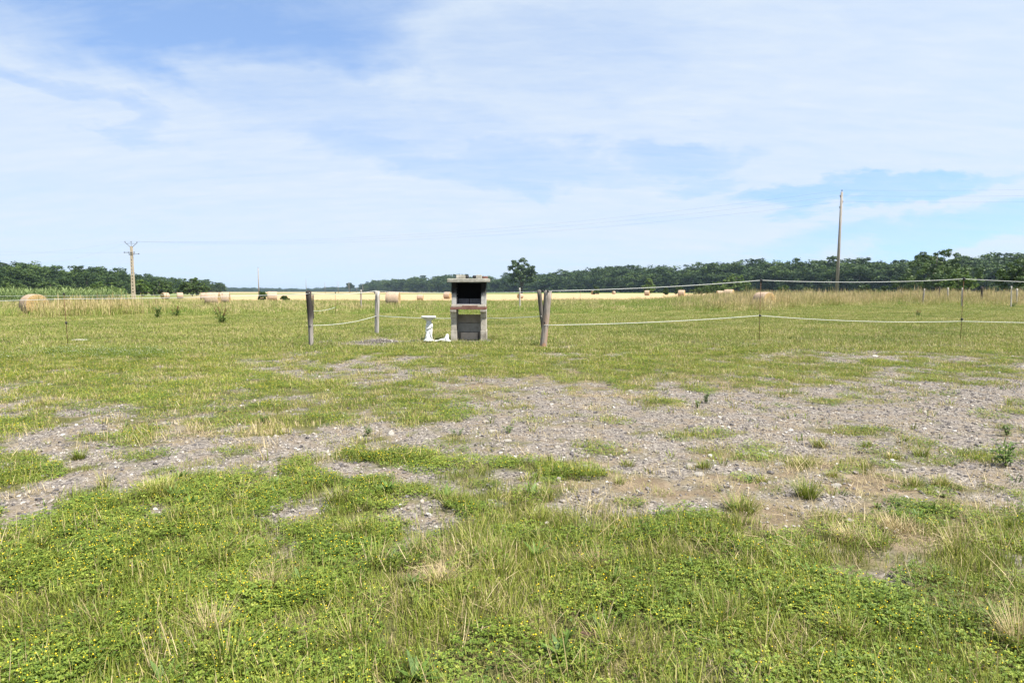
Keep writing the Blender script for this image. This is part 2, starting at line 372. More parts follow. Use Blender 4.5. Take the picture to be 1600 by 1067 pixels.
# ------------------------------------------------------------------ scatter by geometry nodes (uncountable growth only)
def proto_collection(name, meshes):
    c = bpy.data.collections.new(name)
    for k, me_ in enumerate(meshes):
        o = bpy.data.objects.new(name, me_); c.objects.link(o)
    return c
def scatter(name, label, cat, pts, rot, scl, coll, nvar):
    N = len(pts); me_ = bpy.data.meshes.new(name); me_.vertices.add(N)
    me_.vertices.foreach_set('co', np.asarray(pts, np.float32).ravel())
    for nm, arr, ty in (('rot', rot, 'FLOAT_VECTOR'), ('scl', scl, 'FLOAT_VECTOR')):
        a_ = me_.attributes.new(nm, ty, 'POINT'); a_.data.foreach_set('vector', np.asarray(arr, np.float32).ravel())
    a_ = me_.attributes.new('pick', 'INT', 'POINT'); a_.data.foreach_set('value', rng.integers(0, nvar, N).astype(np.int32))
    o = bpy.data.objects.new(name, me_); COL.objects.link(o); o['kind'] = 'stuff'; o['label'] = label; o['category'] = cat
    ng = bpy.data.node_groups.new(name, 'GeometryNodeTree')
    ng.interface.new_socket('Geometry', in_out='INPUT', socket_type='NodeSocketGeometry')
    ng.interface.new_socket('Geometry', in_out='OUTPUT', socket_type='NodeSocketGeometry')
    n = ng.nodes; gi = n.new('NodeGroupInput'); go_ = n.new('NodeGroupOutput'); ip = n.new('GeometryNodeInstanceOnPoints')
    ci = n.new('GeometryNodeCollectionInfo'); ci.inputs[0].default_value = coll; ci.inputs['Separate Children'].default_value = True
    ci.inputs['Reset Children'].default_value = True
    def na(nm, ty):
        q = n.new('GeometryNodeInputNamedAttribute'); q.data_type = ty; q.inputs[0].default_value = nm
        return next(s_ for s_ in q.outputs if s_.enabled and s_.name == 'Attribute')
    er = n.new('FunctionNodeEulerToRotation'); L = ng.links
    L.new(na('rot', 'FLOAT_VECTOR'), er.inputs[0]); L.new(er.outputs[0], ip.inputs['Rotation'])
    L.new(na('scl', 'FLOAT_VECTOR'), ip.inputs['Scale']); L.new(na('pick', 'INT'), ip.inputs['Instance Index'])
    ip.inputs['Pick Instance'].default_value = True
    L.new(gi.outputs[0], ip.inputs['Points']); L.new(ci.outputs[0], ip.inputs['Instance']); L.new(ip.outputs[0], go_.inputs[0])
    md = o.modifiers.new('scatter', 'NODES'); md.node_group = ng
    return o
def pts_in(y0, y1, dens, keep=None, margin=1.0, slope=0.84, far_fall=0.0):
    """random ground points in the wedge the camera sees (plus a margin), thinned by keep(x, y)"""
    wmax = slope * y1 + margin; n = int(dens * (y1 - y0) * 2 * wmax)
    x = rng.uniform(-wmax, wmax, n); y = rng.uniform(y0, y1, n)
    k = np.abs(x) < slope * y + margin
    if far_fall: k &= rng.random(n) < (y0 / y) ** far_fall
    x, y = x[k], y[k]
    if keep is not None:
        k = rng.random(len(x)) < keep(x, y); x, y = x[k], y[k]
    return x, y
def place(x, y, smin, smax, tilt=0.12, zoff=0.0, zs=(0.8, 1.25)):
    N = len(x); pts = np.stack([x, y, gz(x, y) + zoff], 1)
    rot = np.stack([rng.normal(0, tilt, N), rng.normal(0, tilt, N), rng.uniform(0, 6.283, N)], 1)
    s_ = rng.uniform(smin, smax, N); scl = np.stack([s_, s_, s_ * rng.uniform(zs[0], zs[1], N)], 1)
    return pts, rot, scl
U = random.uniform
def disc(r_): 
    a = U(0, 6.283); q = r_ * math.sqrt(random.random()); return q * math.cos(a), q * math.sin(a)
def p_grass(n, rad, hmin, hmax, wd, lean=0.5, curve=0.9, vmean=0.45, vdev=0.2, segs=3, drym=None, dryp=0.0):
    b = MB()
    for _ in range(n):
        x, y = disc(rad); dry = random.random() < dryp
        b.blade((x, y, -0.008), U(0, 6.283), U(hmin, hmax), wd * U(0.7, 1.3), abs(random.gauss(0, lean)), random.gauss(0.3, curve), 1 if dry else 0, min(1, max(0, random.gauss(vmean, vdev))), segs)
    return b.mesh('patch', [G['grass'] if drym is None else drym, G['dry']])
def p_clover(n, rad, nf, h=0.035, flower='yellow'):
    b = MB()
    for _ in range(n):
        x, y = disc(rad); z = U(0.004, h); a = U(0, 6.283); s_ = U(0.0045, 0.0115); v = min(1, max(0, random.gauss(0.5, 0.22)))
        tl = U(-0.2, 0.6)
        for k in range(3): b.leaf((x, y, z), a + k * 2.094, tl + U(-.25, .25), s_ * 1.25, s_, 0, v)
    for _ in range(nf):
        x, y = disc(rad); z = U(h * 0.7, h * 1.35); r_ = U(0.0020, 0.0035)
        b.add([(x + r_, y, z), (x - r_, y, z), (x, y + r_, z), (x, y - r_, z), (x, y, z + r_), (x, y, z - r_)],
              [(0, 2, 4), (2, 1, 4), (1, 3, 4), (3, 0, 4), (2, 0, 5), (1, 2, 5), (3, 1, 5), (0, 3, 5)], 1)
    for _ in range(n // 12):
        x, y = disc(rad); b.blade((x, y, 0), U(0, 6.283), U(.03, .08), .0022, U(.1, .7), U(0, .8), 2, U(.3, .8))
    return b.mesh('patch', [G['clover'], G[flower], G['grass']])
def p_tuft(n, rad, hmin, hmax, wd, dryp=0.15):
    b = MB()
    for _ in range(n):
        x, y = disc(rad); a = math.atan2(y, x) + random.gauss(0, 1.1); q = math.hypot(x, y) / rad
        b.blade((x, y, -0.01), a, U(hmin, hmax), wd * U(.7, 1.3), 0.06 + 0.42 * q + abs(random.gauss(0, .16)), U(0.1, 1.0), 1 if random.random() < dryp else 0, min(1, max(0, random.gauss(.42, .2))), 4)
    return b
def p_straw(n, rad, hmin, hmax):
    b = MB()
    for _ in range(n):
        x, y = disc(rad); flat = random.random() < 0.45
        b.blade((x, y, U(0, .02)), U(0, 6.283), U(hmin, hmax), .0022 * U(.7, 1.4), U(1.1, 1.5) if flat else abs(random.gauss(.25, .3)), U(-.2, .5), 0, U(.15, 1), 3)
    return b.mesh('patch', [G['dry']])
def p_rosette(n, ln, wd):
    b = MB()
    for k in range(n):
        a = k * 2.4 + U(-.3, .3); b.blade((0, 0, 0.005), a, ln * U(.7, 1.15), wd * U(.8, 1.2), U(.6, 1.25), U(.1, .6), 0, U(.3, 1), 4)
    return b.mesh('patch', [G['weed']])
def p_tall(n, rad, hmin, hmax, vmean, heads=0.5):
    b = MB()
    for _ in range(n):
        x, y = disc(rad); a = U(0, 6.283); h = U(hmin, hmax); v = min(1, max(0, random.gauss(vmean, .2)))
        b.blade((x, y, -.02), a, h, .010, abs(random.gauss(.12, .14)), U(0, .5), 0, v, 3)
        if random.random() < heads:
            b.blade((x, y, h * .72), a, h * .38, .022, .12, .3, 0, min(1, v + .3), 3)
        b.blade((x, y, 0), a + 2, h * .6, .014, .35, .8, 0, max(0, v - .15), 3)
    return b.mesh('patch', [G['tall']])

# foreground lawn
def k_lawn(x, y):
    g, s = masks(x, y); return np.clip(1 - 1.0 * g - 0.8 * s, 0, 1)
def k_clover(x, y):
    return k_lawn(x, y) * (0.22 + 0.62 * sst(0.42, 0.58, fbm(x, y, 0.9, 100, 3)))
def k_grass(x, y):
    return k_lawn(x, y) * (0.42 + 0.58 * sst(0.62, 0.42, fbm(x, y, 0.9, 120, 3)))
def k_dry(x, y):
    g, s = masks(x, y); px, py = proj(x, y)
    e = blobs(px, py, [(1420, 830, 200, 40, 1), (690, 890, 60, 30, .9), (330, 900, 50, 60, .3), (1580, 990, 40, 60, .9), (960, 800, 120, 30, .6), (420, 910, 40, 30, .7), (300, 680, 200, 20, .7), (900, 600, 400, 15, .6)])
    return np.clip(0.10 + 0.75 * e + 0.35 * s, 0, 1) * (1 - g * 0.75) * (0.4 + 0.9 * sst(.4, .65, fbm(x, y, 1.7, 140, 3)))
c_clover = proto_collection('clover_patch', [p_clover(270, .15, 13), p_clover(260, .15, 5), p_clover(290, .16, 18)])
c_grass = proto_collection('grass_patch', [p_grass(90, .14, .03, .10, .0032, dryp=.10), p_grass(80, .14, .04, .13, .0030, vmean=.55, dryp=.2), p_grass(90, .13, .025, .08, .0034, vmean=.38, dryp=.06)])
c_dry = proto_collection('straw_patch', [p_straw(45, .14, .04, .13), p_straw(35, .14, .05, .18)])
c_tuft = proto_collection('tuft_patch', [p_tuft(90, .06, .08, .19, .0036).mesh('patch', [G['grass'], G['dry']]), p_tuft(70, .05, .10, .24, .0034, .35).mesh('patch', [G['grass'], G['dry']])])
c_ros = proto_collection('rosette_patch', [p_rosette(11, .09, .022), p_rosette(9, .07, .018)])
def low(P):
    p_, r_, s_ = P; k_ = k_lawn(p_[:, 0], p_[:, 1]); s_[:, 2] *= .35 + .65 * k_; s_[:, :2] *= (.6 + .4 * k_)[:, None]; return p_, r_, s_
x, y = pts_in(1.3, 5.4, 80, k_clover); scatter('clover', 'low clover with tiny yellow flowers covering the lawn', 'clover', *low(place(x, y, .8, 1.25)), c_clover, 3)
x, y = pts_in(1.3, 5.4, 120, k_grass); scatter('lawn_grass', 'short green grass in the rough lawn by the gravel', 'grass', *low(place(x, y, .75, 1.25)), c_grass, 3)
x, y = pts_in(1.3, 6.5, 48, k_dry); scatter('straw', 'dry straw coloured grass lying in the lawn', 'dry grass', *place(x, y, .7, 1.3, .2), c_dry, 2)
x, y = pts_in(1.3, 5.0, 5.0, k_grass); scatter('lawn_tussocks', 'longer grass tufts growing through the lawn', 'grass', *place(x, y, .5, 1.0), c_tuft, 2)
x, y = pts_in(1.3, 5.0, 5.0, k_lawn); scatter('broad_leaf_weeds', 'broad leaved plantain rosettes in the lawn', 'weeds', *place(x, y, .6, 1.2), c_ros, 2)
# between the gravel patches
c_clo2 = proto_collection('clover_mat', [p_clover(200, .20, 10, .03), p_clover(180, .20, 18, .03)])
c_gr2 = proto_collection('grass_mat', [p_grass(90, .20, .025, .075, .005, dryp=.16, vmean=.5), p_grass(80, .20, .03, .09, .005, vmean=.6, dryp=.28)])
x, y = pts_in(5.2, 16, 24, lambda a, b: k_lawn(a, b) * .75); scatter('patchy_clover', 'clover mats between the gravel patches', 'clover', *low(place(x, y, .8, 1.3, .08)), c_clo2, 2)
x, y = pts_in(5.2, 16, 24, lambda a, b: np.clip(k_lawn(a, b) + .10, 0, 1)); scatter('patchy_grass', 'thin grass growing between the gravel patches', 'grass', *low(place(x, y, .7, 1.3, .08)), c_gr2, 2)
x, y = pts_in(4.0, 16, 9, lambda a, b: np.clip(masks(a, b)[0] + masks(a, b)[1], 0, 1) * sst(.45, .7, fbm(a, b, 1.3, 200, 4)))
scatter('dry_wisps', 'thin dry grass wisps scattered over the gravel', 'dry grass', *place(x, y, .6, 1.2, .1, 0, (.4, .8)), c_dry, 2)
c_spr = proto_collection('sprig_patch', [p_tuft(16, .035, .03, .09, .006, .2).mesh('patch', [G['grass'], G['dry']]), p_tuft(12, .025, .02, .07, .006, .1).mesh('patch', [G['weed'], G['dry']])])
x, y = pts_in(4.0, 16, 16, lambda a, b: np.clip(masks(a, b)[0] + masks(a, b)[1], 0, 1) * (.1 + .9 * sst(.48, .66, fbm(a, b, 1.0, 220, 4))))
scatter('gravel_sprigs', 'tiny green sprigs sprouting all over the gravel', 'sprigs', *place(x, y, .6, 1.5, .1), c_spr, 2)
# meadow beyond the fence
c_mow = proto_collection('meadow_patch', [p_grass(170, .42, .03, .09, .008, .7, .6, .5, .22, 2, G['mown'], .14), p_grass(150, .42, .04, .11, .008, .6, .6, .55, .22, 2, G['mown'], .22), p_grass(170, .42, .03, .08, .009, .7, .6, .42, .2, 2, G['mown'], .08)])
x, y = pts_in(14.5, 64, 10, None, 2, far_fall=.35); g_, s_ = masks(x, y); k = rng.random(len(x)) > g_; x, y = x[k], y[k]
scatter('meadow_grass', 'mown olive green meadow grass beyond the fence', 'grass', *place(x, y, .8, 1.3, .05), c_mow, 3)
c_tallg = proto_collection('tall_green_patch', [p_tall(34, .5, .25, .5, .30, .25), p_tall(30, .5, .3, .6, .42, .35)])
c_talld = proto_collection('tall_dry_patch', [p_tall(34, .5, .35, .62, .68, .6), p_tall(34, .5, .4, .72, .8, .7)])
x, y = pts_in(15, 42, .5, lambda a, b: .15 + .85 * sst(.5, .65, fbm(a, b, .3, 230, 3)), 2); scatter('meadow_tufts', 'small coarse tufts dotted over the mown meadow', 'grass', *place(x, y, .8, 1.7, .1, 0, (.5, .9)), c_tuft, 2)
def edge(x, y): return 37 + 4 * sst(0, .3, x / y) + 13 * sst(.40, .47, x / y) - 1.5 * sst(-.25, -.7, x / y) + 7 * (fbm(x, x * 0, .16, 150, 4) - .5)
def k_tallg(x, y):
    px, py = proj(x, y); a = np.clip((y - edge(x, y)) / 6 * (1 - .9 * sst(1.0, .6, np.sqrt(((x + 29.5) / 3.2) ** 2 + ((y - 37.5) / 4.5) ** 2))), 0, 1)
    return a * (0.55 + .45 * sst(.35, .6, fbm(x, y, .18, 160, 3))) * (1 - .8 * sst(1080, 1220, px))
def k_talld(x, y):
    px, py = proj(x, y); a = np.clip((y - edge(x, y)) / 6 * (1 - .9 * sst(1.0, .6, np.sqrt(((x + 29.5) / 3.2) ** 2 + ((y - 37.5) / 4.5) ** 2))), 0, 1)
    wgt = .06 + .9 * sst(1000, 1200, px) + .5 * blobs(px, py, [(120, 478, 70, 30, .7), (30, 490, 60, 20, .4), (420, 485, 150, 10, .35), (900, 465, 90, 12, .6)])
    return np.clip(a * wgt * (.3 + .9 * sst(.35, .6, fbm(x, y, .2, 170, 3))), 0, 1)
def grow(P):
    p_, r_, s_ = P; x_, y_ = p_[:, 0], p_[:, 1]
    f_ = (.30 + .70 * sst(-2, 7, y_ - edge(x_, y_) + 9 * (fbm(x_, y_, .22, 240, 4) - .5))) * (.55 + .9 * fbm(x_, y_, .35, 260, 3))
    px_, py_ = proj(x_, y_); f_ *= .62 + .75 * sst(980, 1150, px_) + .10 * sst(400, 200, px_); s_[:, 2] *= f_; return p_, r_, s_
x, y = pts_in(29, 84, 3.4, k_tallg, 3); scatter('tall_green_grass', 'uncut tall green grass along the edge of the field', 'tall grass', *grow(place(x, y, .8, 1.25, .05)), c_tallg, 2)
x, y = pts_in(31, 84, 3.6, k_talld, 3); scatter('tall_dry_grass', 'uncut tall dry seeding grass along the edge of the field', 'dry grass', *grow(place(x, y, .8, 1.25, .05)), c_talld, 2)
n = 90; x = rng.normal(-25.5, 1.3, n); y = rng.normal(38, 1.3, n); scatter('dry_grass_clump', 'reddish tall dry grass clump beside the dark steel stake', 'dry grass', *place(x, y, 1.2, 1.75, .06), c_talld, 2)
# white clover in flower, left by the fence
c_wc = proto_collection('white_clover_mat', [p_clover(220, .25, 12, .05, 'whitef')])
q = gnd(125, 552); n = 130; x = rng.normal(q.x, 1.5, n); y = rng.normal(q.y, .65, n)
scatter('white_clover', 'lush green white flowering clover by the fence', 'clover', *place(x, y, 1, 1.6, .06), c_wc, 1)
# maize on the left
def p_maize():
    b = MB(); b.blade((0, 0, 0), 0, 1.5, .05, .02, 0, 0, .3, 2)
    for k in range(11):
        b.blade((0, 0, .2 + k * .12), k * 2.6 + U(-.4, .4), U(.5, .85), .075, U(.35, .7), U(.8, 1.5), 0, U(.1, 1), 4)
    return b.mesh('patch', [G['maize']])
c_mz = proto_collection('maize_plant', [p_maize() for _ in range(3)])
x = []; y = []
for r_ in range(14):
    yy = 66 + r_ * 1.1
    for xx in np.arange(-0.86 * yy, -0.615 * yy + r_ * .1, .30): x.append(xx + U(-.08, .08)); y.append(yy + U(-.15, .15))
scatter('maize_crop', 'green maize crop standing before the left wood', 'crop', *place(np.array(x), np.array(y), .76, .96, .05), c_mz, 3)

# ------------------------------------------------------------------ gravel
def p_stone(sub=1, flat=.6):
    bm = bmesh.new(); bmesh.ops.create_icosphere(bm, subdivisions=sub, radius=1); off = Vector((U(0, 50), U(0, 50), U(0, 50)))
    for v in bm.verts:
        k = 1 + .45 * mnoise.noise(v.co * 1.3 + off); v.co = Vector((v.co.x * k * 1.15, v.co.y * k * .85, v.co.z * k * flat))
    me_ = bpy.data.meshes.new('stone'); bm.to_mesh(me_); bm.free(); return me_
m, t = newmat('gravel_stone')
oi = t.node('ShaderNodeObjectInfo').outputs['Random']; pos = t.node('ShaderNodeNewGeometry').outputs['Position']
c = t.ramp(oi, [(0, (0.095, 0.086, 0.086)), (.3, (0.165, 0.147, 0.141)), (.6, (0.26, 0.226, 0.196)), (.82, (0.36, 0.315, 0.265)), (.95, (0.42, 0.385, 0.34)), (1, (0.60, 0.57, 0.52))])
finish(t, t.mix(1.0, c, t.ramp(t.noise(pos, 90, 4), [(.3, .7), (.7, 1.1)]), 'MULTIPLY'), .9, .2)
G['gravel'] = m
sm_ = []
for k in range(5): q = p_stone(1, U(.45, .7)); q.materials.append(m); sm_.append(q)
c_st = proto_collection('gravel_stone', sm_)
x, y = pts_in(3.6, 17, 900, lambda a, b: np.clip(masks(a, b)[0] * .9 + masks(a, b)[1] * .30 + .012, 0, 1) * np.clip(9 / b, .35, 1))
N = len(x); s_ = np.clip(rng.lognormal(-5.05, .5, N), .003, .026)
pts = np.stack([x, y, gz(x, y) + s_ * .25], 1); rot = np.stack([rng.normal(0, .3, N), rng.normal(0, .3, N), rng.uniform(0, 6.28, N)], 1)
scatter('gravel', 'grey mixed gravel spread over the yard', 'gravel', pts, rot, np.stack([s_] * 3, 1), c_st, 5)
q = gnd(592, 534); N = 1500; x = rng.normal(q.x, .42, N); y = rng.normal(q.y, .28, N); s_ = rng.uniform(.009, .02, N)
h = .10 * np.exp(-((x - q.x) / .5) ** 2 - ((y - q.y) / .34) ** 2)
scatter('gravel_heap', 'small heap of grey gravel in the grass before the pale post', 'gravel', np.stack([x, y, gz(x, y) + h * rng.random(N)], 1), rng.uniform(-1, 1, (N, 3)), np.stack([s_] * 3, 1), c_st, 5)

# ------------------------------------------------------------------ woods
G['bark'] = stonemat('bark', (0.05, 0.04, 0.03), (0.14, 0.11, 0.085), 6)
G['wood_leaf'] = leafmat('wood_leaves', [(0, (0.018, 0.038, 0.010)), (.55, (0.040, 0.075, 0.018)), (1, (0.085, 0.13, 0.028))], .05, .25, .2, .6, .25, .5)
G['oak_leaf'] = leafmat('oak_leaves', [(0, (0.025, 0.05, 0.015)), (1, (0.065, 0.10, 0.028))], .3, .3, .2)
G['lime_leaf'] = leafmat('light_leaves', [(0, (0.06, 0.115, 0.02)), (1, (0.15, 0.21, 0.04))], .3, .3, .25)
G['mid_leaf'] = leafmat('hedge_leaves', [(0, (0.04, 0.075, 0.016)), (1, (0.10, 0.15, 0.032))], .3, .3, .25)
def crown(b, c, rx, ry, rz, ncl, nper, leaf, mat=0, low=-0.6, crad=.34, hollow=.55):
    """leaf clumps spread through an ellipsoid, each clump a shell of leaf-sized faces"""
    for _ in range(ncl):
        while True:
            p = np.array((random.gauss(0, 1), random.gauss(0, 1), random.gauss(0, 1))); p /= np.linalg.norm(p)
            if p[2] > low: break
        q = hollow + (1 - hollow) * random.random() ** .6
        cc = np.array((c[0] + p[0] * rx * q, c[1] + p[1] * ry * q, c[2] + p[2] * rz * q))
        cr = crad * min(rx, rz) * U(.6, 1.2); vb = U(.05, .95)
        for _ in range(nper):
            dn = np.array((random.gauss(0, 1), random.gauss(0, 1), random.gauss(0.35, 1))); dn /= np.linalg.norm(dn)
            pp = cc + dn * cr * (.45 + .55 * random.random()) * np.array((1.1, 1.1, .8))
            nrm = dn + np.array((random.gauss(0, .55), random.gauss(0, .55), random.gauss(.2, .55)))
            nrm /= np.linalg.norm(nrm); u = np.cross(nrm, (random.random() - .5, random.random() - .5, 1.01)); u /= np.linalg.norm(u); v = np.cross(nrm, u)
            l = leaf * U(.6, 1.3); wv = l * U(.45, .75)
            b.add([pp - u * l * .5, pp + v * wv * .5, pp + u * l * .5, pp - v * wv * .5], [(0, 1, 2, 3)], mat, min(1, max(0, vb + random.gauss(0, .18))))
def p_tree(wide=.36):
    b = MB(); b.tube([(0, 0, -.02), (.01, 0, .25), (0, .01, .6)], [.022, .017, .008], 6, 1)
    for k in range(5):
        a = U(0, 6.28); q = U(.25, .95) * wide * .62
        crown(b, (math.cos(a) * q, math.sin(a) * q, U(.42, .74)), wide * U(.5, .7), wide * U(.5, .7), U(.2, .27), 8, 46, .046, 0, -.6, .46)
    crown(b, (0, 0, .40), wide, wide, .36, 14, 40, .046, 0, -.95)
    return b.mesh('tree', [G['wood_leaf'], G['bark']])
c_wood = proto_collection('wood_tree', [p_tree(U(.32, .42)) for _ in range(6)])
def wood(name, label, outline, dist, step, rows, rowgap, wide=1.0):
    P = []; Rr = []; Sc = []
    pxs = [o[0] for o in outline]; tops = [o[1] for o in outline]; dxs = [o[0] for o in dist]; dds = [o[1] for o in dist]
    for r_ in range(rows):
        px = pxs[0] + U(0, step)
        while px < pxs[-1]:
            dd = np.interp(px, dxs, dds) * U(.985, 1.015) + r_ * rowgap
            h = (455.5 - np.interp(px, pxs, tops)) * dd / FPX + EYE
            h *= U(.74, 1.14) if r_ else U(.60, .98)
            p = at(px, 455.5, dd); P.append((p.x, p.y, gzf(p.x, p.y) - .03 * h)); Rr.append((0, 0, U(0, 6.28)))
            wv = h * wide * U(.85, 1.25); Sc.append((wv, wv, h))
            if r_ in (0, rows - 1):          # undergrowth closing the edge of the wood
                for _ in range(2):
                    p = at(px + U(-.5, .5) * step, 455.5, dd - U(2, 9) * (dd / 400)); hs = h * U(.28, .5)
                    P.append((p.x, p.y, gzf(p.x, p.y) - .12 * hs)); Rr.append((0, 0, U(0, 6.28))); Sc.append((hs * 1.7, hs * 1.7, hs))
            px += step * U(.6, 1.4)
    scatter(name, label, 'wood', P, Rr, Sc, c_wood, 6)
wood('left_wood', 'dark green wood standing behind the maize and the concrete pole', [(-160, 405), (0, 410), (40, 407), (90, 416), (120, 413), (170, 414), (190, 424), (215, 426), (260, 432), (300, 435), (340, 437), (352, 441)],
     [(-160, 230), (0, 260), (200, 330), (352, 620)], 12, 4, 16, 1.25)
wood('right_wood', 'long dark green wood beyond the bale field', [(566, 441), (600, 436), (640, 433), (690, 428), (760, 431), (800, 426), (880, 424), (910, 417), (1000, 415), (1100, 411), (1200, 406), (1300, 404), (1400, 405), (1450, 400), (1560, 398), (1760, 396)],
     [(566, 1250), (700, 900), (900, 650), (1200, 430), (1500, 340), (1760, 300)], 9, 4, 22, 1.25)
wood('far_wood', 'distant bluish wood on the horizon', [(320, 449.0), (390, 448.5), (440, 450), (480, 450), (520, 447.5), (580, 449), (640, 446)], [(320, 2100), (640, 2300)], 3.2, 3, 60, 1.5)

def tree(name, label, cat, px, dd, top, wpx, mat, trunk_h=.25, lobes=7, per=42, leaf=None, group=None, seed=0, base_low=False, ncl=12):
    random.seed(1000 + seed)
    p = at(px, 455.5, dd); z0 = gzf(p.x, p.y); h = (455.5 - top) * dd / FPX + EYE - z0; rw = wpx * dd / FPX / 2
    o = thing(name, label, cat, (p.x, p.y, z0), 0, group); leaf = max(.14, dd * .0030); per = int(per * 1.4)
    b = MB(); tr = max(.03, h * .022)
    b.tube([(0, 0, -.1), (rw * .03, 0, h * trunk_h), (-rw * .03, 0, h * .6), (0, 0, h * .85)], [tr * 1.3, tr, tr * .6, tr * .2], 8)
    L = []
    for k in range(lobes):
        a = k * 2.4 + U(-.4, .4); q = rw * U(.35, .68); zc = h * (U(.18, .7) if base_low else U(trunk_h + .18, .80))
        L.append((q * math.cos(a), q * math.sin(a), zc))
        b.tube([(0, 0, h * trunk_h * U(.6, 1.1)), (q * .5 * math.cos(a), q * .5 * math.sin(a), zc * .8), L[-1]], [tr * .5, tr * .32, tr * .1], 5)
    b.obj('trunk', G['bark'], o)
    b = MB()
    for (x_, y_, z_) in L:
        r1 = rw * U(.40, .55); crown(b, (x_, y_, z_), r1, r1, min(h * U(.16, .24), z_ * .95), ncl, per, leaf)
    crown(b, (0, 0, h * .76), rw * .55, rw * .55, h * .22, ncl + 4, per, leaf)
    if base_low: crown(b, (0, 0, h * .3), rw * .9, rw * .9, h * .3, ncl * 2, per, leaf, 0, -.9)
    b.obj('crown', mat, o); return o
tree('oak_tree', 'tall solitary oak with open crown rising above the far wood', 'tree', 815, 420, 403, 46, G['oak_leaf'], .18, 11, 34, .62, seed=1, ncl=11)
tree('field_tree', 'broad dark bushy tree behind the row of field posts', 'tree', 1462, 150, 389, 108, G['mid_leaf'], .15, 9, 60, .30, seed=2, base_low=True, ncl=14)
tree('bush', 'light green bush in front of the broad dark tree', 'bush', 1497, 120, 421, 50, G['lime_leaf'], .1, 6, 50, .22, seed=3, base_low=True)
tree('field_tree', 'dark leafy tree behind the two close pale posts', 'tree', 1597, 95, 400, 70, G['mid_leaf'], .12, 9, 60, .20, seed=4, base_low=True, ncl=14)
tree('bush', 'rounded lime green bush in the stubble before the wood', 'bush', 1013, 330, 436, 22, G['lime_leaf'], .1, 5, 40, .5, seed=5, base_low=True)
tree('bush', 'pale green pointed bush behind the pair of bales', 'bush', 1150, 260, 428, 40, G['lime_leaf'], .1, 6, 45, .45, seed=6, base_low=True)
tree('bush', 'low dark bush left of the pair of bales', 'bush', 1096, 210, 444, 34, G['mid_leaf'], .05, 5, 40, .3, seed=7, base_low=True)
tree('bush', 'low mid green bush touching the pair of bales', 'bush', 1122, 225, 441, 34, G['lime_leaf'], .05, 5, 40, .3, seed=8, base_low=True)
for i, (px, dd, top, wp, lab) in enumerate([(932, 230, 448, 10, 'tiny dark bush beside a single far bale'), (1040, 210, 449, 8, 'tiny dark bush near the lime green bush'), (1060, 230, 447, 14, 'small dark bush behind a lone far bale'), (1168, 190, 444, 22, 'dark bush behind the large golden bale'),
        (1225, 150, 446, 22, 'small bush right of the large golden bale'), (1262, 170, 449, 20, 'small bush left of the tall bare pole'), (1350, 150, 444, 28, 'low green bush right of the tall bare pole'), (1385, 160, 447, 34, 'low hedge bush left of the broad dark tree')]):
    tree('bush', lab, 'bush', px, dd, top, wp, G['mid_leaf'], .05, 4, 30, dd * .0014, seed=20 + i, base_low=True, ncl=8)
tree('bush', 'rounded olive bush at the end of the left wood', 'bush', 300, 190, 434, 46, G['mid_leaf'], .05, 7, 50, .3, seed=40, base_low=True)
for i, (px, dd, top, wp, lab) in enumerate([(250, 200, 438, 44, 'olive bush right of the concrete pole'), (165, 200, 440, 60, 'wide olive bush left of the concrete pole'), (80, 190, 441, 60, 'mid green bush behind the maize'), (222, 190, 437, 30, 'dark bush just behind the concrete pole'), (10, 190, 438, 60, 'mid green bush behind the left end of the maize')]):
    tree('bush', lab, 'bush', px, dd, top, wp, G['mid_leaf'] if i % 2 == 0 else G['lime_leaf'], .05, 6, 45, .32, seed=50 + i, base_low=True)
tree('bush', 'small dark bush at the foot of the nearest distant pole', 'bush', 409, 105, 455, 14, G['mid_leaf'], .05, 4, 30, .14, seed=60, base_low=True, ncl=8)
tree('bush', 'low round bush right of the small bale in the stubble', 'bush', 444, 98, 462, 15, G['mid_leaf'], .05, 4, 30, .12, seed=61, base_low=True, ncl=8)
tree('field_tree', 'small lone tree at the end of the right wood', 'tree', 547, 1150, 442, 13, G['oak_leaf'], .2, 5, 24, 1.3, seed=62)
random.seed(77)

# ------------------------------------------------------------------ hay bales
m, t = newmat('bale_straw'); v = t.node('ShaderNodeTexCoord').outputs['Object']; vx, vy, vz = t.sep(v)
st = t.noise(t.comb(t.math('MULTIPLY', vx, 22), t.math('MULTIPLY', vy, 3), t.math('MULTIPLY', vz, 3)), 1.5, 5, .7); fi = t.noise(v, 30, 4, .7)
c = t.ramp(t.math('ADD', t.math('MULTIPLY', st, .6), t.math('MULTIPLY', fi, .4)), [(.3, (0.24, 0.165, 0.105)), (.55, (0.42, 0.31, 0.22)), (.75, (0.57, 0.45, 0.335))])
finish(t, c, .9, .15, fi, .9, .03); G['bale'] = m
m, t = newmat('bale_end_straw'); v = t.node('ShaderNodeTexCoord').outputs['Object']; vx, vy, vz = t.sep(v)
rr = t.math('SQRT', t.math('ADD', t.math('POWER', vy, 2.0), t.math('POWER', t.math('SUBTRACT', vz, .7), 2.0)))
sp = t.math('SINE', t.math('ADD', t.math('MULTIPLY', rr, 70), t.math('MULTIPLY', t.noise(v, 4, 3), 9)))
c = t.ramp(t.math('ADD', t.math('MULTIPLY', sp, .12), t.noise(v, 22, 4, .7)), [(.3, (0.24, 0.15, 0.06)), (.55, (0.42, 0.29, 0.13)), (.8, (0.56, 0.42, 0.23))])
finish(t, c, .9, .15, t.noise(v, 30, 4), .9, .03); G['bale_end'] = m
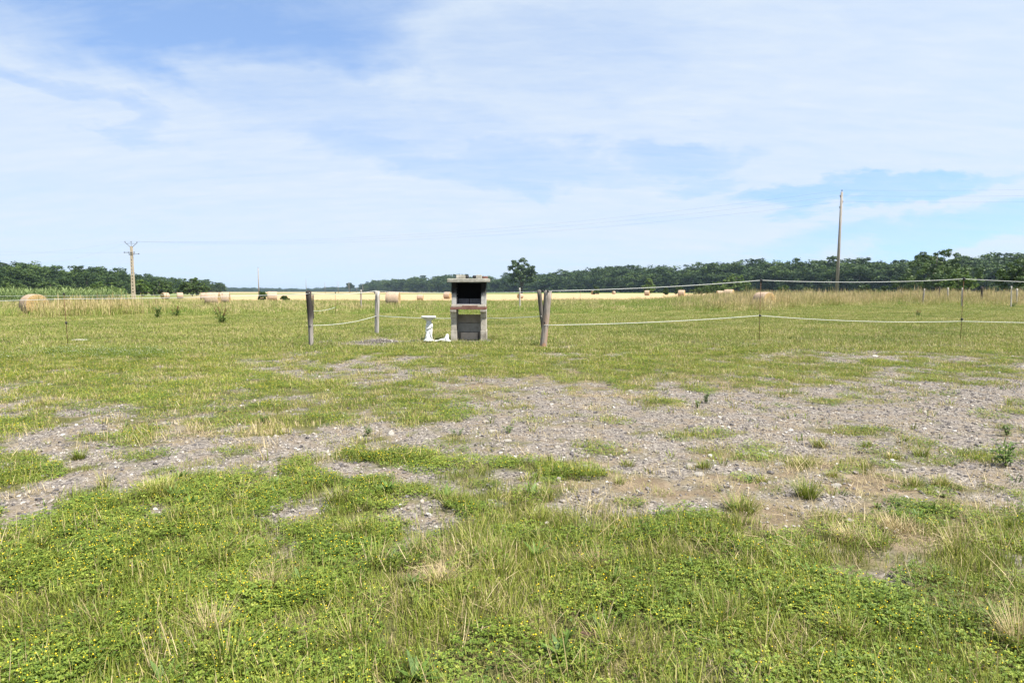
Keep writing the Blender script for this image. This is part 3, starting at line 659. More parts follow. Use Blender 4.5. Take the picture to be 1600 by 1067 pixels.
def bale_meshes(seed):
    random.seed(seed); n = 36; Rr, L = .70, .62
    side = MB(); V = []; F = []; xsn = [-L, -L * .94, -L * .5, 0, L * .5, L * .94, L]; rs = [Rr * .95, Rr, Rr * 1.008, Rr * 1.01, Rr * 1.006, Rr, Rr * .95]
    off = Vector((U(0, 90), 0, 0))
    for i, xx in enumerate(xsn):
        for k in range(n):
            a = 2 * math.pi * k / n; q = rs[i] * (1 + .028 * mnoise.noise(Vector((xx * 3, math.cos(a) * 2.2, math.sin(a) * 2.2)) + off))
            zz = .70 + q * math.sin(a); zz = max(zz, .03) if math.sin(a) < 0 else zz
            V.append((xx, q * math.cos(a) * (1.03 if math.sin(a) < 0 else 1), zz))
    for i in range(len(xsn) - 1):
        for k in range(n): F.append((i * n + k, (i + 1) * n + k, (i + 1) * n + (k + 1) % n, i * n + (k + 1) % n))
    side.add(V, F, 0, .5, True); ends = []
    for sgn, row in ((-1, 0), (1, len(xsn) - 1)):
        e = MB(); ring = V[row * n:(row + 1) * n]; VV = [Vector(p) for p in ring]; FF = []
        for lev, (q, ex) in enumerate([(.72, .012), (.4, -.006), (.12, .01)]):
            for p in ring: VV.append(Vector((p[0] + sgn * (ex + U(-.008, .008)), p[1] * q, .70 + (p[2] - .70) * q)))
        for lev in range(3):
            for k in range(n):
                f_ = (lev * n + k, lev * n + (k + 1) % n, (lev + 1) * n + (k + 1) % n, (lev + 1) * n + k); FF.append(f_ if sgn > 0 else f_[::-1])
        FF.append(tuple(3 * n + k for k in range(n)) if sgn > 0 else tuple(3 * n + k for k in range(n - 1, -1, -1)))
        e.add(VV, FF, 0, .5, False); ends.append(e)
    return side.mesh('roll', [G['bale']]), ends[0].mesh('end_face', [G['bale_end']]), ends[1].mesh('end_face', [G['bale_end']])
BM = [bale_meshes(s_) for s_ in (3, 5, 8)]
BALES = [  # px, distance, size, heading of the axis, label
    (52, 40, .90, -35, 'round straw bale behind the reddish dry grass clump'),
    (332, 62, .95, 12, 'round straw bale, nearer one of the pair behind the rusty weed'),
    (349, 67, .95, 16, 'round straw bale, farther one of the pair behind the rusty weed'),
    (322, 84, .9, 5, 'pale round bale half hidden behind the pair of bales'),
    (258, 118, .85, 60, 'small pale bale right of the concrete pole'),
    (281, 124, .85, 30, 'small pale bale below the rounded olive bush'),
    (425, 88, 1.0, 22, 'round bale lying beside the bush at the nearest distant pole'),
    (614, 61, .98, 0, 'upright looking round bale in the grass right of the pale post'),
    (656.5, 98, .72, 0, 'bale half sunk in the grass behind the birdbath'),
    (699, 122, .95, -14, 'small pale bale just left of the barbecue'),
    (813, 126, .7, 40, 'tiny pale bale at the foot of the white far post'),
    (927, 240, .95, 30, 'very small bale beside a tiny dark bush'), (959, 280, .9, 30, 'very small bale out in the stubble alone'),
    (1011, 175, 1.0, -20, 'small bale in the stubble below the lime green bush'), (1065, 128, 1.0, -24, 'lone bale in the stubble with its end towards the wood'),
    (1125, 118, .9, 0, 'low looking bale, left one of the pair before the pale green bush'), (1139, 92, 1.0, -35, 'rounder bale, right one of the pair before the pale green bush'),
    (1194, 50, .92, -66, 'large golden round bale behind the dry grass beside the steel rod'), (1263, 130, .8, 20, 'grey weathered bale left of the tall bare pole'), (1327, 150, .7, 20, 'small pale bale right of the tall bare pole')]
for i, (px, dd, sc, hd, lab) in enumerate(BALES):
    p = at(px, 455.5, dd); a, b_, c_ = BM[i % 3]
    o = thing('hay_bale', lab, 'hay bale', (p.x, p.y, gzf(p.x, p.y) - .02), R(hd), 'round bales lying in the fields'); o.scale = (sc, sc, sc)
    for nm, me_ in (('roll', a), ('end_face', b_), ('end_face', c_)):
        q = bpy.data.objects.new(nm, me_); COL.objects.link(q); q.parent = o

# ------------------------------------------------------------------ wooden posts
def woodmat(name, c0, c1, dark=None, dz=None, warm=None):
    m, t = newmat(name); v = t.node('ShaderNodeTexCoord').outputs['Object']; vx, vy, vz = t.sep(v)
    gr = t.noise(t.comb(t.math('MULTIPLY', vx, 40), t.math('MULTIPLY', vy, 40), t.math('MULTIPLY', vz, 2.2)), 1.0, 5, .65)
    c = t.ramp(gr, [(.3, c0), (.62, c1)])
    if warm:
        c = t.mix(t.math('MULTIPLY', t.smooth(t.noise(v, 3, 3), .42, .6), t.smooth(vz, warm[1], warm[2])), c, warm[0])
    if dark:
        c = t.mix(t.math('MULTIPLY', t.smooth(t.math('ADD', vz, t.math('MULTIPLY', t.math('SUBTRACT', gr, .5), 1.2)), dz[0], dz[1]), .92), c, dark)
    finish(t, c, .9, .15, gr, .8, .012); return m
G['post_grey'] = woodmat('weathered_post', (0.10, 0.085, 0.07), (0.38, 0.34, 0.30))
G['post_pale'] = woodmat('pale_post', (0.20, 0.17, 0.14), (0.50, 0.46, 0.41))
G['post_char'] = woodmat('dark_topped_post', (0.10, 0.085, 0.07), (0.38, 0.34, 0.30), (0.022, 0.018, 0.016), (.35, .95))
G['post_dark'] = woodmat('dark_post', (0.03, 0.025, 0.022), (0.09, 0.075, 0.065))
G['post_limb'] = woodmat('dark_limb', (0.04, 0.033, 0.028), (0.17, 0.15, 0.13))
G['post_split'] = woodmat('split_post', (0.12, 0.095, 0.075), (0.36, 0.31, 0.265), warm=((0.36, 0.21, 0.135), .95, .45))
G['plastic'] = newmat('black_plastic')[0]; finish(NT(G['plastic'].node_tree), (0.012, 0.012, 0.013), .45, .5)
G['rust'] = stonemat('rusty_steel', (0.07, 0.035, 0.02), (0.17, 0.09, 0.05), 30)
m, t = newmat('white_tape'); finish(t, (0.66, 0.66, 0.62), .7); G['tape'] = m
def postmesh(b, p0, p1, r0, r1, n=16, seed=0, groove=.34, rag=.02):
    random.seed(seed); shp = [1 - (groove * random.random() if random.random() < .4 else .05 * random.random()) for _ in range(n)]
    P = []; rad = []; bend = U(-.02, .02)
    for k in range(9):
        f = k / 8; q = Vector(p0).lerp(Vector(p1), f); q.x += bend * math.sin(f * 3.1); P.append(q); rad.append((r0 * (1 - f) + r1 * f) * U(.97, 1.03))
    i0 = len(b.v); b.tube(P, rad, n, 0, .5, True, True, .02, shp)
    for k in range(n):
        j = i0 + 8 * n + k; x_, y_, z_ = b.v[j]; b.v[j] = (x_, y_, z_ + U(-rag, rag))
    b.sm[-1] = False
def knob(parent, loc, r_=.022, nm='insulator'):
    b = MB(); b.lathe([(r_ * .5, -r_), (r_, -r_ * .6), (r_ * .65, -.2 * r_), (r_ * .65, .2 * r_), (r_, .6 * r_), (r_ * .5, r_)], 10, loc); return b.obj(nm, G['plastic'], parent)
def post(px, py_b, top, w0, w1, mat, label, seed, dist=None, lean_px=0, group='wooden fence posts', ins=(), name='fence_post', rag=.02):
    """post from its foot at (px, py_b) up to picture row top"""
    if dist is None: p = gnd(px, py_b); dist = p.y
    else: p = at(px, py_b, dist)
    z0 = gzf(p.x, p.y); tp = at(px + lean_px, top, dist); h = tp.z - z0
    o = thing(name, label, 'fence post', (p.x, p.y, z0), 0, group)
    b = MB(); postmesh(b, (0, 0, -.25), (tp.x - p.x, 0, h), w0 / 2, w1 / 2, seed=seed, rag=rag); b.obj('timber', mat, o)
    for (dx_, z_) in ins: knob(o, (dx_, -w1 * .45, z_))
    return o, h
post(486, 541, 455, .115, .15, G['post_char'], 'split weathered fence post with blackened top opposite the forked post', 4, lean_px=-4, ins=[(-.02, 1.36), (.0, .52)], rag=.03)
post(588.5, 521, 455, .14, .165, G['post_pale'], 'stout pale grey post standing behind the gravel heap', 9, lean_px=1.5, ins=[(-.03, 1.36), (.0, .56)])
post(490, 499, 460, .07, .08, G['post_dark'], 'slim black post standing just behind the black topped post', 12, lean_px=-1)
post(38.5, 490, 466, .10, .11, G['post_dark'], 'short dark post in front of the bale by the maize', 13)
post(564, 479, 453, .10, .11, G['post_grey'], 'thin grey post far back left of the pale stout post', 14, dist=46)
post(812, 474, 450, .12, .13, G['post_pale'], 'far whitish post with knobbed top left of the forked post', 15, dist=52, ins=[(0, 1.5)])
# forked post
p = gnd(847.5, 543); z0 = gzf(p.x, p.y); sc = p.y / FPX
o = thing('forked_post', 'thick forked fence post with a split dark limb, right of the barbecue', 'fence post', (p.x, p.y, z0), 0, 'wooden fence posts')
b = MB(); postmesh(b, (0, 0, -.25), (.155, 0, 1.40), .098, .085, 16, 21, .15, .03); b.obj('trunk', G['post_split'], o)
b = MB(); postmesh(b, (.03, .02, .45), (-.085, .0, 1.41), .055, .055, 10, 22, .2, .03); b.obj('split_limb', G['post_limb'], o)
b = MB(); postmesh(b, (.015, .05, .75), (.065, .06, 1.38), .022, .03, 8, 23, .2, .03); b.obj('splinter', G['post_split'], o)
knob(o, (.0, -.02, 1.40), .03); knob(o, (.13, -.09, 1.41), .026); knob(o, (.045, -.10, .62), .02)
FP = [(1407, 464, 452, 105, .13, 'post_pale', 'short pale post at the far end beside the leaning rail'), (1434, 466, 448, 104, .12, 'post_dark', 'thin dark post behind the leaning pale post'),
      (1441.5, 475, 451, 60, .13, 'post_grey', 'leaning pale topped post left of the field posts'), (1467, 470, 448, 70, .11, 'post_dark', 'dark post between the leaning post and the upright pale post'),
      (1481, 471, 449.5, 64, .14, 'post_pale', 'upright post with one white lit side in the dry grass'), (1497, 468, 451, 92, .1, 'post_dark', 'thin dark far post just left of the whitest field post'),
      (1503.5, 477, 450, 54, .15, 'post_pale', 'whitest field post, just behind the steel rod top'), (1534, 474, 448, 62, .2, 'post_dark', 'pair of dark grey timbers standing as one field post'),
      (1580, 476, 447, 52, .10, 'post_pale', 'thin tall pale post, left of the two close pale posts'), (1589, 474, 451, 60, .16, 'post_pale', 'thicker curved pale post, right of the two close pale posts')]
for i, (px, yb, tp, dd, wd, mt, lab) in enumerate(FP):
    post(px, yb, tp, wd * .9, wd, G[mt], lab, 30 + i, dist=dd, lean_px=(3 if i == 2 else U(-.6, .9)), group='old posts in the right field')
p = at(1409, 455, 106); q = at(1416, 462, 104)
b = MB(); b.tube([Vector((p.x, p.y, gzf(p.x, p.y) + 1.1)), Vector((q.x, q.y, gzf(q.x, q.y) - .05))], .05, 8); tag(b.obj('brace_rail', G['post_grey']), 'grey rail leaning against the short pale far post', 'rail')

# ------------------------------------------------------------------ steel rods of the electric fence
def rod(px, py, top, ltop, label, knobs, dist=None, th=.007):
    p = gnd(px, py) if dist is None else at(px, py, dist)
    z0 = gzf(p.x, p.y); tp = at(px + ltop, top, p.y)
    o = thing('fence_rod', label, 'fence rod', (p.x, p.y, z0), 0, 'steel rods of the electric fence')
    b = MB(); b.tube([(0, 0, -.2), (tp.x - p.x, 0, tp.z - z0)], th, 8); b.obj('rod', G['rust'], o)
    for f, r_ in knobs:
        zz = (tp.z - z0) * f; kn = knob(o, ((tp.x - p.x) * f, 0, zz), r_)
        bb = MB(); bb.tube([((tp.x - p.x) * f, 0, zz), ((tp.x - p.x) * f + .03, -.03, zz)], r_ * .4, 6); bb.obj('clip', G['plastic'], kn)
    return o
rod(106.5, 540, 458, -7, 'rusty steel stake standing beside the white slab in the grass', [(.985, .03), (.43, .032)])
rod(1186, 535, 437, 3, 'rusty steel stake standing before the large golden bale', [(.99, .036), (.43, .03)])
rod(1501, 531, 435, 5, 'rusty steel stake standing before the whitest field post', [(.99, .04), (.34, .034)])
rod(524, 494, 457, 0, 'thin steel stake in the tall grass between the two front posts', [(.99, .03)], 36)
rod(347, 492, 459, 0, 'thin dark stake behind the rusty weed', [(.99, .03)], 40)
rod(204, 492, 462, 0, 'thin dark stake before the concrete pole', [(.98, .03)], 40)
rod(907, 472, 455, 0, 'thin far stake in the dry grass right of the forked post', [], 60); rod(1206, 472, 455, 0, 'thin far stake just right of the large golden bale', [], 46)

def strand(name, label, pts, sags, r_=.006, group='white tapes of the electric fence'):
    b = MB(); P = []
    W_ = [at(*q) for q in pts]
    for i in range(len(W_) - 1):
        n = 14
        for k in range(n if i < len(W_) - 2 else n + 1):
            f = k / n; q = W_[i].lerp(W_[i + 1], f); q.z -= sags[i] * 4 * f * (1 - f); P.append(q)
    b.tube(P, r_, 6); return tag(b.obj(name, G['tape']), label, 'fence tape', group)
DA, DB, DC, D1, D2, DL = gnd(486, 541).y, gnd(847.5, 543).y, gnd(588.5, 521).y, gnd(1186, 535).y, gnd(1501, 531).y, gnd(106.5, 540).y
strand('fence_tape', 'upper white tape running from the forked post along the two right stakes', [(856, 454.5, DB - .1), (1189, 438, D1), (1506, 436, D2), (2000, 451, D2)], [.05, .07, .05], .0065)
strand('fence_tape', 'lower white tape running from the forked post along the two right stakes', [(850, 508, DB - .1), (1187, 493, D1), (1503, 502, D2), (2000, 506, D2)], [.05, .08, .04], .0065)
strand('fence_tape', 'white tape running from the black topped post past the left stake', [(-300, 476, DL), (101, 467, DL), (482, 459, DA - .08)], [.02, .03])
strand('fence_tape', 'faint far tape reaching the slim black post', [(-300, 463, 44), (347, 460, 40), (490, 461, 31.8)], [.05, .04], .008)
strand('fence_tape', 'upper tape between the black topped post and the pale stout post', [(483, 458, DA - .08), (588, 454, DC - .1)], [.07])
strand('fence_tape', 'sagging lower tape between the black topped post and the pale stout post', [(486, 508.5, DA - .08), (588, 493.5, DC - .1)], [.08])
strand('fence_tape', 'upper tape passing behind the barbecue', [(590, 455, DC - .1), (752, 457, 19.4), (845, 455.5, DB - .05)], [.03, .01], .007)
strand('fence_tape', 'lower tape passing behind the birdbath and the barbecue', [(590, 493.5, DC - .1), (752, 497, 19.4), (846, 494, DB - .05)], [.04, .02], .0075)
strand('fence_tape', 'short faint tape from the slim black post to the thin stake', [(490, 486, 31.8), (524, 480, 36)], [.06], .007)

# ------------------------------------------------------------------ power line
G['conc'] = stonemat('pole_concrete', (0.30, 0.245, 0.18), (0.47, 0.39, 0.29), 3, .3)
G['steel'] = newmat('grey_steel')[0]; finish(NT(G['steel'].node_tree), (0.10, 0.10, 0.10), .6, .4)
G['poleg'] = woodmat('grey_pole', (0.16, 0.14, 0.12), (0.33, 0.30, 0.265))
D = 104; p = at(209, 469, D); z0 = gzf(p.x, p.y); tz = at(200, 385, D).z - z0; K = D / FPX
cpole = thing('power_pole', 'concrete power pole with holes and a forked steel head before the left wood', 'power pole', (p.x, p.y, z0), R(8))
W0, W1 = .27, .15
def hw(z): return W0 + (W1 - W0) * z / tz
b = MB()
hz = [tz * (.14 + .0595 * k) for k in range(11)]; zs = [-.3]
for z in hz: zs += [z, z + tz * .026]
zs.append(tz); lean = -.55 / tz * 0
for i in range(len(zs) - 1):                      # two flanges with real windows between them
    a0, a1 = hw(max(zs[i], 0)), hw(zs[i + 1])
    solid = i % 2 == 0
    for sgn in ((0,) if solid else (-1, 1)):
        if solid: V = [(-a0, a0), (-a1, a1)]
        elif sgn < 0: V = [(-a0, -a0 * .42), (-a1, -a1 * .42)]
        else: V = [(a0 * .42, a0), (a1 * .42, a1)]
        (l0, r0_), (l1, r1_) = V; z0_, z1_ = zs[i], zs[i + 1]; dp = .16
        b.add([(l0, -dp, z0_), (r0_, -dp, z0_), (r0_, dp, z0_), (l0, dp, z0_), (l1, -dp, z1_), (r1_, -dp, z1_), (r1_, dp, z1_), (l1, dp, z1_)],
              [(3, 2, 1, 0), (4, 5, 6, 7), (0, 1, 5, 4), (1, 2, 6, 5), (2, 3, 7, 6), (3, 0, 4, 7)])
b.obj('shaft', G['conc'], cpole)
b = MB(); A = [(-.92, tz + .62), (.0, tz + .62), (.88, tz + .55)]
for (x_, z_) in ((-.92, tz + .62), (.88, tz + .55)): b.tube([(0, 0, tz - .25), (x_, 0, z_)], .04, 6)
b.tube([(-.75, 0, tz + .42), (-.3, 0, tz + .47), (.3, 0, tz + .45), (.75, 0, tz + .40)], .03, 6); b.tube([(0, 0, tz - .1), (0, 0, tz + .62)], .03, 6)
b.obj('forked_head', G['steel'], cpole)
for (x_, z_) in A:
    b = MB(); b.lathe([(.03, 0), (.08, .02), (.05, .07), (.08, .11), (.04, .17), (.03, .2)], 10, (x_, 0, z_)); b.obj('insulator', G['steel'], cpole)
b = MB(); b.tube([(-1.05, -.2, tz - 1.0), (.55, -.2, tz - .98)], .045, 6); b.obj('crossarm', G['steel'], cpole)
b = MB(); b.tube([(-.3, -.2, tz - 1.32), (1.2, -.2, tz - 1.2)], .035, 6); b.obj('crossarm', G['steel'], cpole)
for (x_, z_) in ((-1.0, tz - 1.0), (-.35, tz - 1.0), (.5, tz - .98), (1.15, tz - 1.2), (-.28, tz - 1.3), (.42, tz - 1.27)):
    b = MB(); b.lathe([(.03, -.08), (.10, -.05), (.06, 0), (.10, .05), (.03, .09)], 10, (x_, -.2, z_)); b.obj('insulator', G['plastic'], cpole)
D2_ = 76; p = at(1307, 460, D2_); z0 = gzf(p.x, p.y); tp = at(1315.5, 300, D2_); h2 = tp.z - z0
rp = thing('power_pole', 'tall slim bare grey pole standing at the edge of the dry grass', 'power pole', (p.x, p.y, z0))
b = MB(); b.tube([(0, 0, -.3), ((tp.x - p.x) * .5, 0, h2 * .5), (tp.x - p.x, 0, h2)], [.19, .16, .125], 12); b.obj('shaft', G['poleg'], rp)
for (dx_, z_) in ((0, h2 + .02), (-.16, h2 - .62), (.16, h2 - 1.25), (-.15, h2 - 1.9)):
    b = MB(); X0 = (tp.x - p.x) * z_ / h2
    if dx_: b.tube([(X0, 0, z_ - .05), (X0 + dx_, 0, z_ - .05), (X0 + dx_, 0, z_ + .05)], .02, 6)
    b.lathe([(.03, .05), (.075, .08), (.045, .13), (.075, .18), (.03, .24)], 10, (X0 + dx_, 0, z_)); b.obj('insulator', G['steel'], rp)
def line(label, a, c, sag):
    b = MB(); P = []
    for k in range(25):
        f = k / 24; q = Vector(a).lerp(Vector(c), f); q.z -= sag * 4 * f * (1 - f); P.append(q)
    b.tube(P, .0045, 4); tag(b.obj('power_line', G['steel']), label, 'power line', 'overhead wires')
LP = cpole.location; RP = rp.location; XR = lambda z_: (tp.x - p.x) * z_ / h2
ca, sa = math.cos(R(8)), math.sin(R(8))
def hp(x_, z_): return Vector((LP.x + x_ * ca, LP.y + x_ * sa, LP.z + z_))
lt = [hp(-.92, tz + .8), hp(0, tz + .8), hp(.88, tz + .73)]
rt = [Vector((RP.x + XR(h2), RP.y, RP.z + h2 + .2)), Vector((RP.x + XR(h2) - .16, RP.y, RP.z + h2 - .45)), Vector((RP.x + XR(h2) + .14, RP.y, RP.z + h2 - 1.1))]
for i, nm in enumerate(('highest', 'middle', 'lowest')):
    line(f'{nm} of three thin wires from the concrete pole to the tall bare pole', lt[i], rt[i], 1.9)
    line(f'{nm} of three thin wires leaving the tall bare pole away from the bales', rt[i], rt[i] + Vector((70, -22, .4)), 1.2)
for i, e in enumerate([(-55, 30, -.3), (-50, 44, -1.6)]): line(('upper' if i == 0 else 'lower') + ' of two thin wires leaving the forked pole head over the maize', lt[i], lt[i] + Vector(e), 1.0)
line('thin wire leaving the crossarm of the concrete pole over the maize', hp(-1.0, tz - 1.0), hp(-1.0, tz - 1.0) + Vector((-55, -8, 2.4)), .9)
for i, (px, tp_, dd, lab) in enumerate([(404.5, 419, 190, 'nearest distant slim pole rising from the stubble alone'), (478.5, 436, 420, 'distant pole rising behind the black topped post'), (508, 441, 560, 'distant pole, first right of the black topped post'),
        (528.5, 440, 560, 'distant pole behind the thin stake'), (545.5, 441, 600, 'distant pole beside the small lone tree'), (557.5, 447, 850, 'short distant pole right of the small lone tree'), (567, 445, 800, 'distant pole behind the thin grey post')]):
    p = at(px, 455.5, dd); z0 = gzf(p.x, p.y); h = at(px, tp_, dd).z - z0
    o = thing('utility_pole', lab, 'utility pole', (p.x, p.y, z0), R(20), 'distant poles in the stubble'); rd = .15 + dd * .00008
    b = MB(); b.tube([(0, 0, -.3), (-.004 * h, 0, h)], [rd, rd * .7], 8); b.obj('shaft', G['poleg'], o)
    b = MB(); b.tube([(-.004 * h, 0, h), (-.004 * h, 0, h + .35)], .06, 6); b.obj('insulator', G['steel'], o)

# ------------------------------------------------------------------ barbecue
def sootmat(name, c0, c1, soot):
    """concrete with soot burnt into it above a ragged line and towards the fire"""
    m, t = newmat(name); v = t.node('ShaderNodeTexCoord').outputs['Object']; vx, vy, vz = t.sep(v)
    n = t.noise(v, 14, 6, .65); n2 = t.noise(v, 110, 3); n3 = t.noise(v, 6, 4, .6)
    c = t.ramp(t.math('ADD', t.math('MULTIPLY', n, .7), t.math('MULTIPLY', n2, .3)), [(.32, c0), (.68, c1)])
    c = t.mix(t.math('MULTIPLY', t.smooth(t.math('ADD', vz, t.math('MULTIPLY', t.math('SUBTRACT', n3, .5), soot[2])), soot[0], soot[1]), .97), c, (0.006, 0.006, 0.006))
    finish(t, c, .95, .12, n2, .6, .01); return m
G['bbq'] = stonemat('barbecue_concrete', (0.30, 0.265, 0.215), (0.52, 0.47, 0.395), 7, .6, dark=(0.22, 0.19, 0.15))
G['bbq2'] = stonemat('barbecue_panel', (0.25, 0.21, 0.165), (0.44, 0.375, 0.30), 6, .5, dark=(0.16, 0.14, 0.11))
G['bbq3'] = stonemat('barbecue_grey_panel', (0.24, 0.225, 0.20), (0.42, 0.39, 0.345), 6, .5, dark=(0.16, 0.15, 0.13))
G['bbq4'] = stonemat('barbecue_tan_panel', (0.36, 0.295, 0.23), (0.55, 0.46, 0.37), 6, .5)
G['slab'] = stonemat('lichen_slab', (0.26, 0.245, 0.205), (0.52, 0.49, 0.42), 16, .9, dark=(0.33, 0.31, 0.25))
G['brick'] = stonemat('red_brick', (0.13, 0.062, 0.048), (0.25, 0.13, 0.10), 12, .6)
G['hood'] = sootmat('hood_side_concrete', (0.25, 0.24, 0.225), (0.52, 0.50, 0.47), (1.20, 1.44, .34))
G['soot'] = sootmat('sooty_wall', (0.03, 0.03, 0.03), (0.06, 0.058, 0.056), (.9, 1.0, .1))
G['fire'] = sootmat('firebrick', (0.10, 0.095, 0.10), (0.22, 0.215, 0.23), (1.22, 1.30, .1))
p = gnd(733.5, 533.0); z0 = gzf(p.x, p.y)
PB = p; bbq = thing('barbecue', 'masonry garden barbecue with sooty hood, brick shelf and concrete slab top', 'barbecue', (p.x, p.y, z0 - .01))
def part(name, mat, x0, x1, y0, y1, z0_, z1_, par=bbq, bv=.008, jit=.003):
    b = MB(); b.box(x0, x1, y0, y1, z0_, z1_, 0, .5, jit); o = b.obj(name, mat, par); bevel(o, bv); return o
for sg in (-1, 1):
    o_ = .485; i_ = .335
    xo, xi = sg * o_, sg * i_
    def sx(a, c): return (min(a, c), max(a, c))
    a, c = sx(xo * 1.02, xi * .985); part('column_block', G['bbq'], a, c, -.32, .34, 0, .315)
    a, c = sx(xo, xi); part('column_block', G['bbq'], a, c, -.31, .34, .318, .905)
    # corbel: stepped nose under the shelf
    b = MB(); a, c = sx(xo * 1.03, xi * .99)
    prof = [(-.312, .66), (-.335, .70), (-.36, .80), (-.37, .835), (-.48, .842), (-.485, .895), (-.312, .895)]
    V = [(a, y_, z_) for y_, z_ in prof] + [(c, y_, z_) for y_, z_ in prof]; n = len(prof)
    b.add(V, [tuple(range(n)), tuple(range(2 * n - 1, n - 1, -1))] + [(k, n + k, n + (k + 1) % n, (k + 1) % n) for k in range(n)])
    bb = b.obj('corbel', G['bbq'], bbq); bevel(bb, .006)
    a, c = sx(sg * .475, sg * .345); part('hood_side', G['hood'], a, c, -.22, .36, 1.037, 1.655)
    b = MB(); x_m = sg * .40
    prof = [(-.22, 1.50), (-.27, 1.53), (-.32, 1.60), (-.33, 1.655), (-.222, 1.655)]; a, c = x_m - .045, x_m + .045
    V = [(a, y_, z_) for y_, z_ in prof] + [(c, y_, z_) for y_, z_ in prof]; n = len(prof)
    b.add(V, [tuple(range(n)), tuple(range(2 * n - 1, n - 1, -1))] + [(k, n + k, n + (k + 1) % n, (k + 1) % n) for k in range(n)])
    bevel(b.obj('hood_bracket', G['hood'], bbq), .006)
# lower back panels, set back between the columns, open above them
part('back_panel', G['bbq2'], -.33, .33, .10, .17, .0, .26); part('back_panel', G['bbq3'], -.332, .332, .085, .19, .261, .505, bv=.012); part('back_panel', G['bbq2'], -.332, .332, .13, .18, .506, .752, bv=.012)
part('floor_sill', G['bbq4'], -.25, .235, -.02, .098, .0, .248, bv=.012)
part('brick_course', G['brick'], -.50, .49, -.45, .36, .908, .975); part('shelf_slab', G['bbq'], -.475, .47, -.42, .36, .978, 1.034)
part('front_edging', G['brick'], -.17, .26, -.432, -.421, .985, 1.015, bv=.003)
part('hood_back', G['soot'], -.343, .343, .28, .36, 1.037, 1.655)
for a, c in ((-.32, -.025), (-.005, .325)): part('firebrick', G['fire'], a, c, .205, .277, 1.037, 1.20)
part('fire_floor', G['fire'], -.34, .34, -.20, .20, 1.036, 1.058)
for k in range(4): part('wall_brick', G['soot'], -.343, -.325, -.10 + .0, .20, 1.25 + k * .09, 1.31 + k * .09, bv=.004)
part('lintel', G['soot'], -.343, .343, .12, .278, 1.60, 1.655)
part('top_slab', G['slab'], -.585, .58, -.36, .40, 1.658, 1.762, bv=.016, jit=.008)
# loose pieces lying on the slab
def loose(name, label, cat, x0, x1, y0, y1, z1_, mat, rz=0):
    b = MB(); ww, dd = x1 - x0, y1 - y0; b.box(-ww / 2, ww / 2, -dd / 2, dd / 2, 0, z1_, 0, .5, .006)
    o = b.obj(name, mat, None, (p.x + (x0 + x1) / 2, p.y + (y0 + y1) / 2, z0 - .01 + 1.764)); o.rotation_euler = (0, 0, R(rz)); bevel(o, .01); return tag(o, label, cat)
loose('concrete_block', 'wide pale concrete block lying on the barbecue top, left one', 'block', -.36, -.10, -.20, .0, .10, G['slab'], 4)
loose('concrete_block', 'narrow pale concrete block beside the red brick on the barbecue top', 'block', .21, .36, -.18, .02, .10, G['slab'], -6)
loose('brick', 'broken red brick lying on the barbecue top', 'brick', .385, .53, -.15, -.03, .06, G['brick'], 8)
for (cx, lab) in ((-.055, 'short sooty clay pipe piece by the wide pale block'), (.155, 'dark sooty clay pipe piece by the narrow pale block')):
    b = MB(); b.tube([(-.055, 0, .045), (.055, 0, .045)], .045, 14); b.tube([(-.056, 0, .045), (-.0555, 0, .045)], .03, 12)
    o = b.obj('pipe_piece', G['soot'], None, (p.x + cx, p.y - .05, z0 - .01 + 1.764)); o.rotation_euler = (0, 0, R(75)); tag(o, lab, 'pipe')
# paving under it
G['pad'] = stonemat('dark_pad', (0.10, 0.09, 0.085), (0.20, 0.18, 0.165), 5, .5)
b = MB(); b.box(-1.75, .62, -.40, .55, -.05, .022, 0, .5, .02); o = b.obj('concrete_pad', G['pad'], None, (p.x, p.y, z0)); bevel(o, .01); tag(o, 'dark flat concrete pad under the barbecue and birdbath', 'pad')
# birdbath
G['white'] = stonemat('white_cast_stone', (0.56, 0.56, 0.53), (0.72, 0.72, 0.69), 12, .4, dark=(0.50, 0.49, 0.44))
q = gnd(670, 534.6); zb = gzf(q.x, q.y) + .024; zb = max(zb, z0 + .024)
bb_ = thing('birdbath', 'white birdbath with a draped figure holding up a shallow bowl', 'birdbath', (q.x, q.y, zb)); kx = q.y / FPX
b = MB(); b.lathe([(.045, .535), (.055, .555), (.10, .585), (.16, .625), (.195, .648), (.205, .655), (.205, .685), (.195, .692), (.17, .684), (.10, .665), (.03, .658)], 32, (.0, 0, 0)); b.obj('bowl', G['white'], bb_)
b = MB()
b.lathe([(.145, 0), (.14, .03), (.115, .055), (.10, .10), (.085, .15), (.075, .21)], 20, (-.005, 0, 0))
b.blob((.0, 0, .25), (.085, .075, .14), 2, lump=.15); b.blob((.015, 0, .38), (.078, .065, .11), 2, lump=.1)
b.blob((.075, -.02, .30), (.035, .04, .16), 2); b.blob((.04, .0, .46), (.075, .055, .06), 2, lump=.1)
b.blob((-.035, -.045, .425), (.042, .042, .05), 2); b.blob((.0, -.03, .505), (.05, .05, .055), 2)
b.tube([(.085, 0, .47), (.095, -.05, .40), (.02, -.085, .36), (-.05, -.08, .335)], [.03, .028, .022, .018], 8)
b.tube([(-.01, 0, .45), (-.065, -.04, .385), (-.055, -.07, .30)], [.026, .024, .018], 8); b.blob((-.06, -.06, .29), (.03, .03, .03), 1)
b.tube([(.06, -.05, .30), (.075, -.07, .16), (.10, -.06, .05)], [.03, .028, .02], 7); b.tube([(-.02, -.07, .26), (-.05, -.08, .14), (-.09, -.07, .04)], [.03, .03, .02], 7)
b.tube([(.01, 0, .44), (.01, 0, .52), (0, 0, .57)], [.075, .072, .06], 12); b.blob((.035, -.01, .40), (.085, .07, .10), 2, lump=.1)
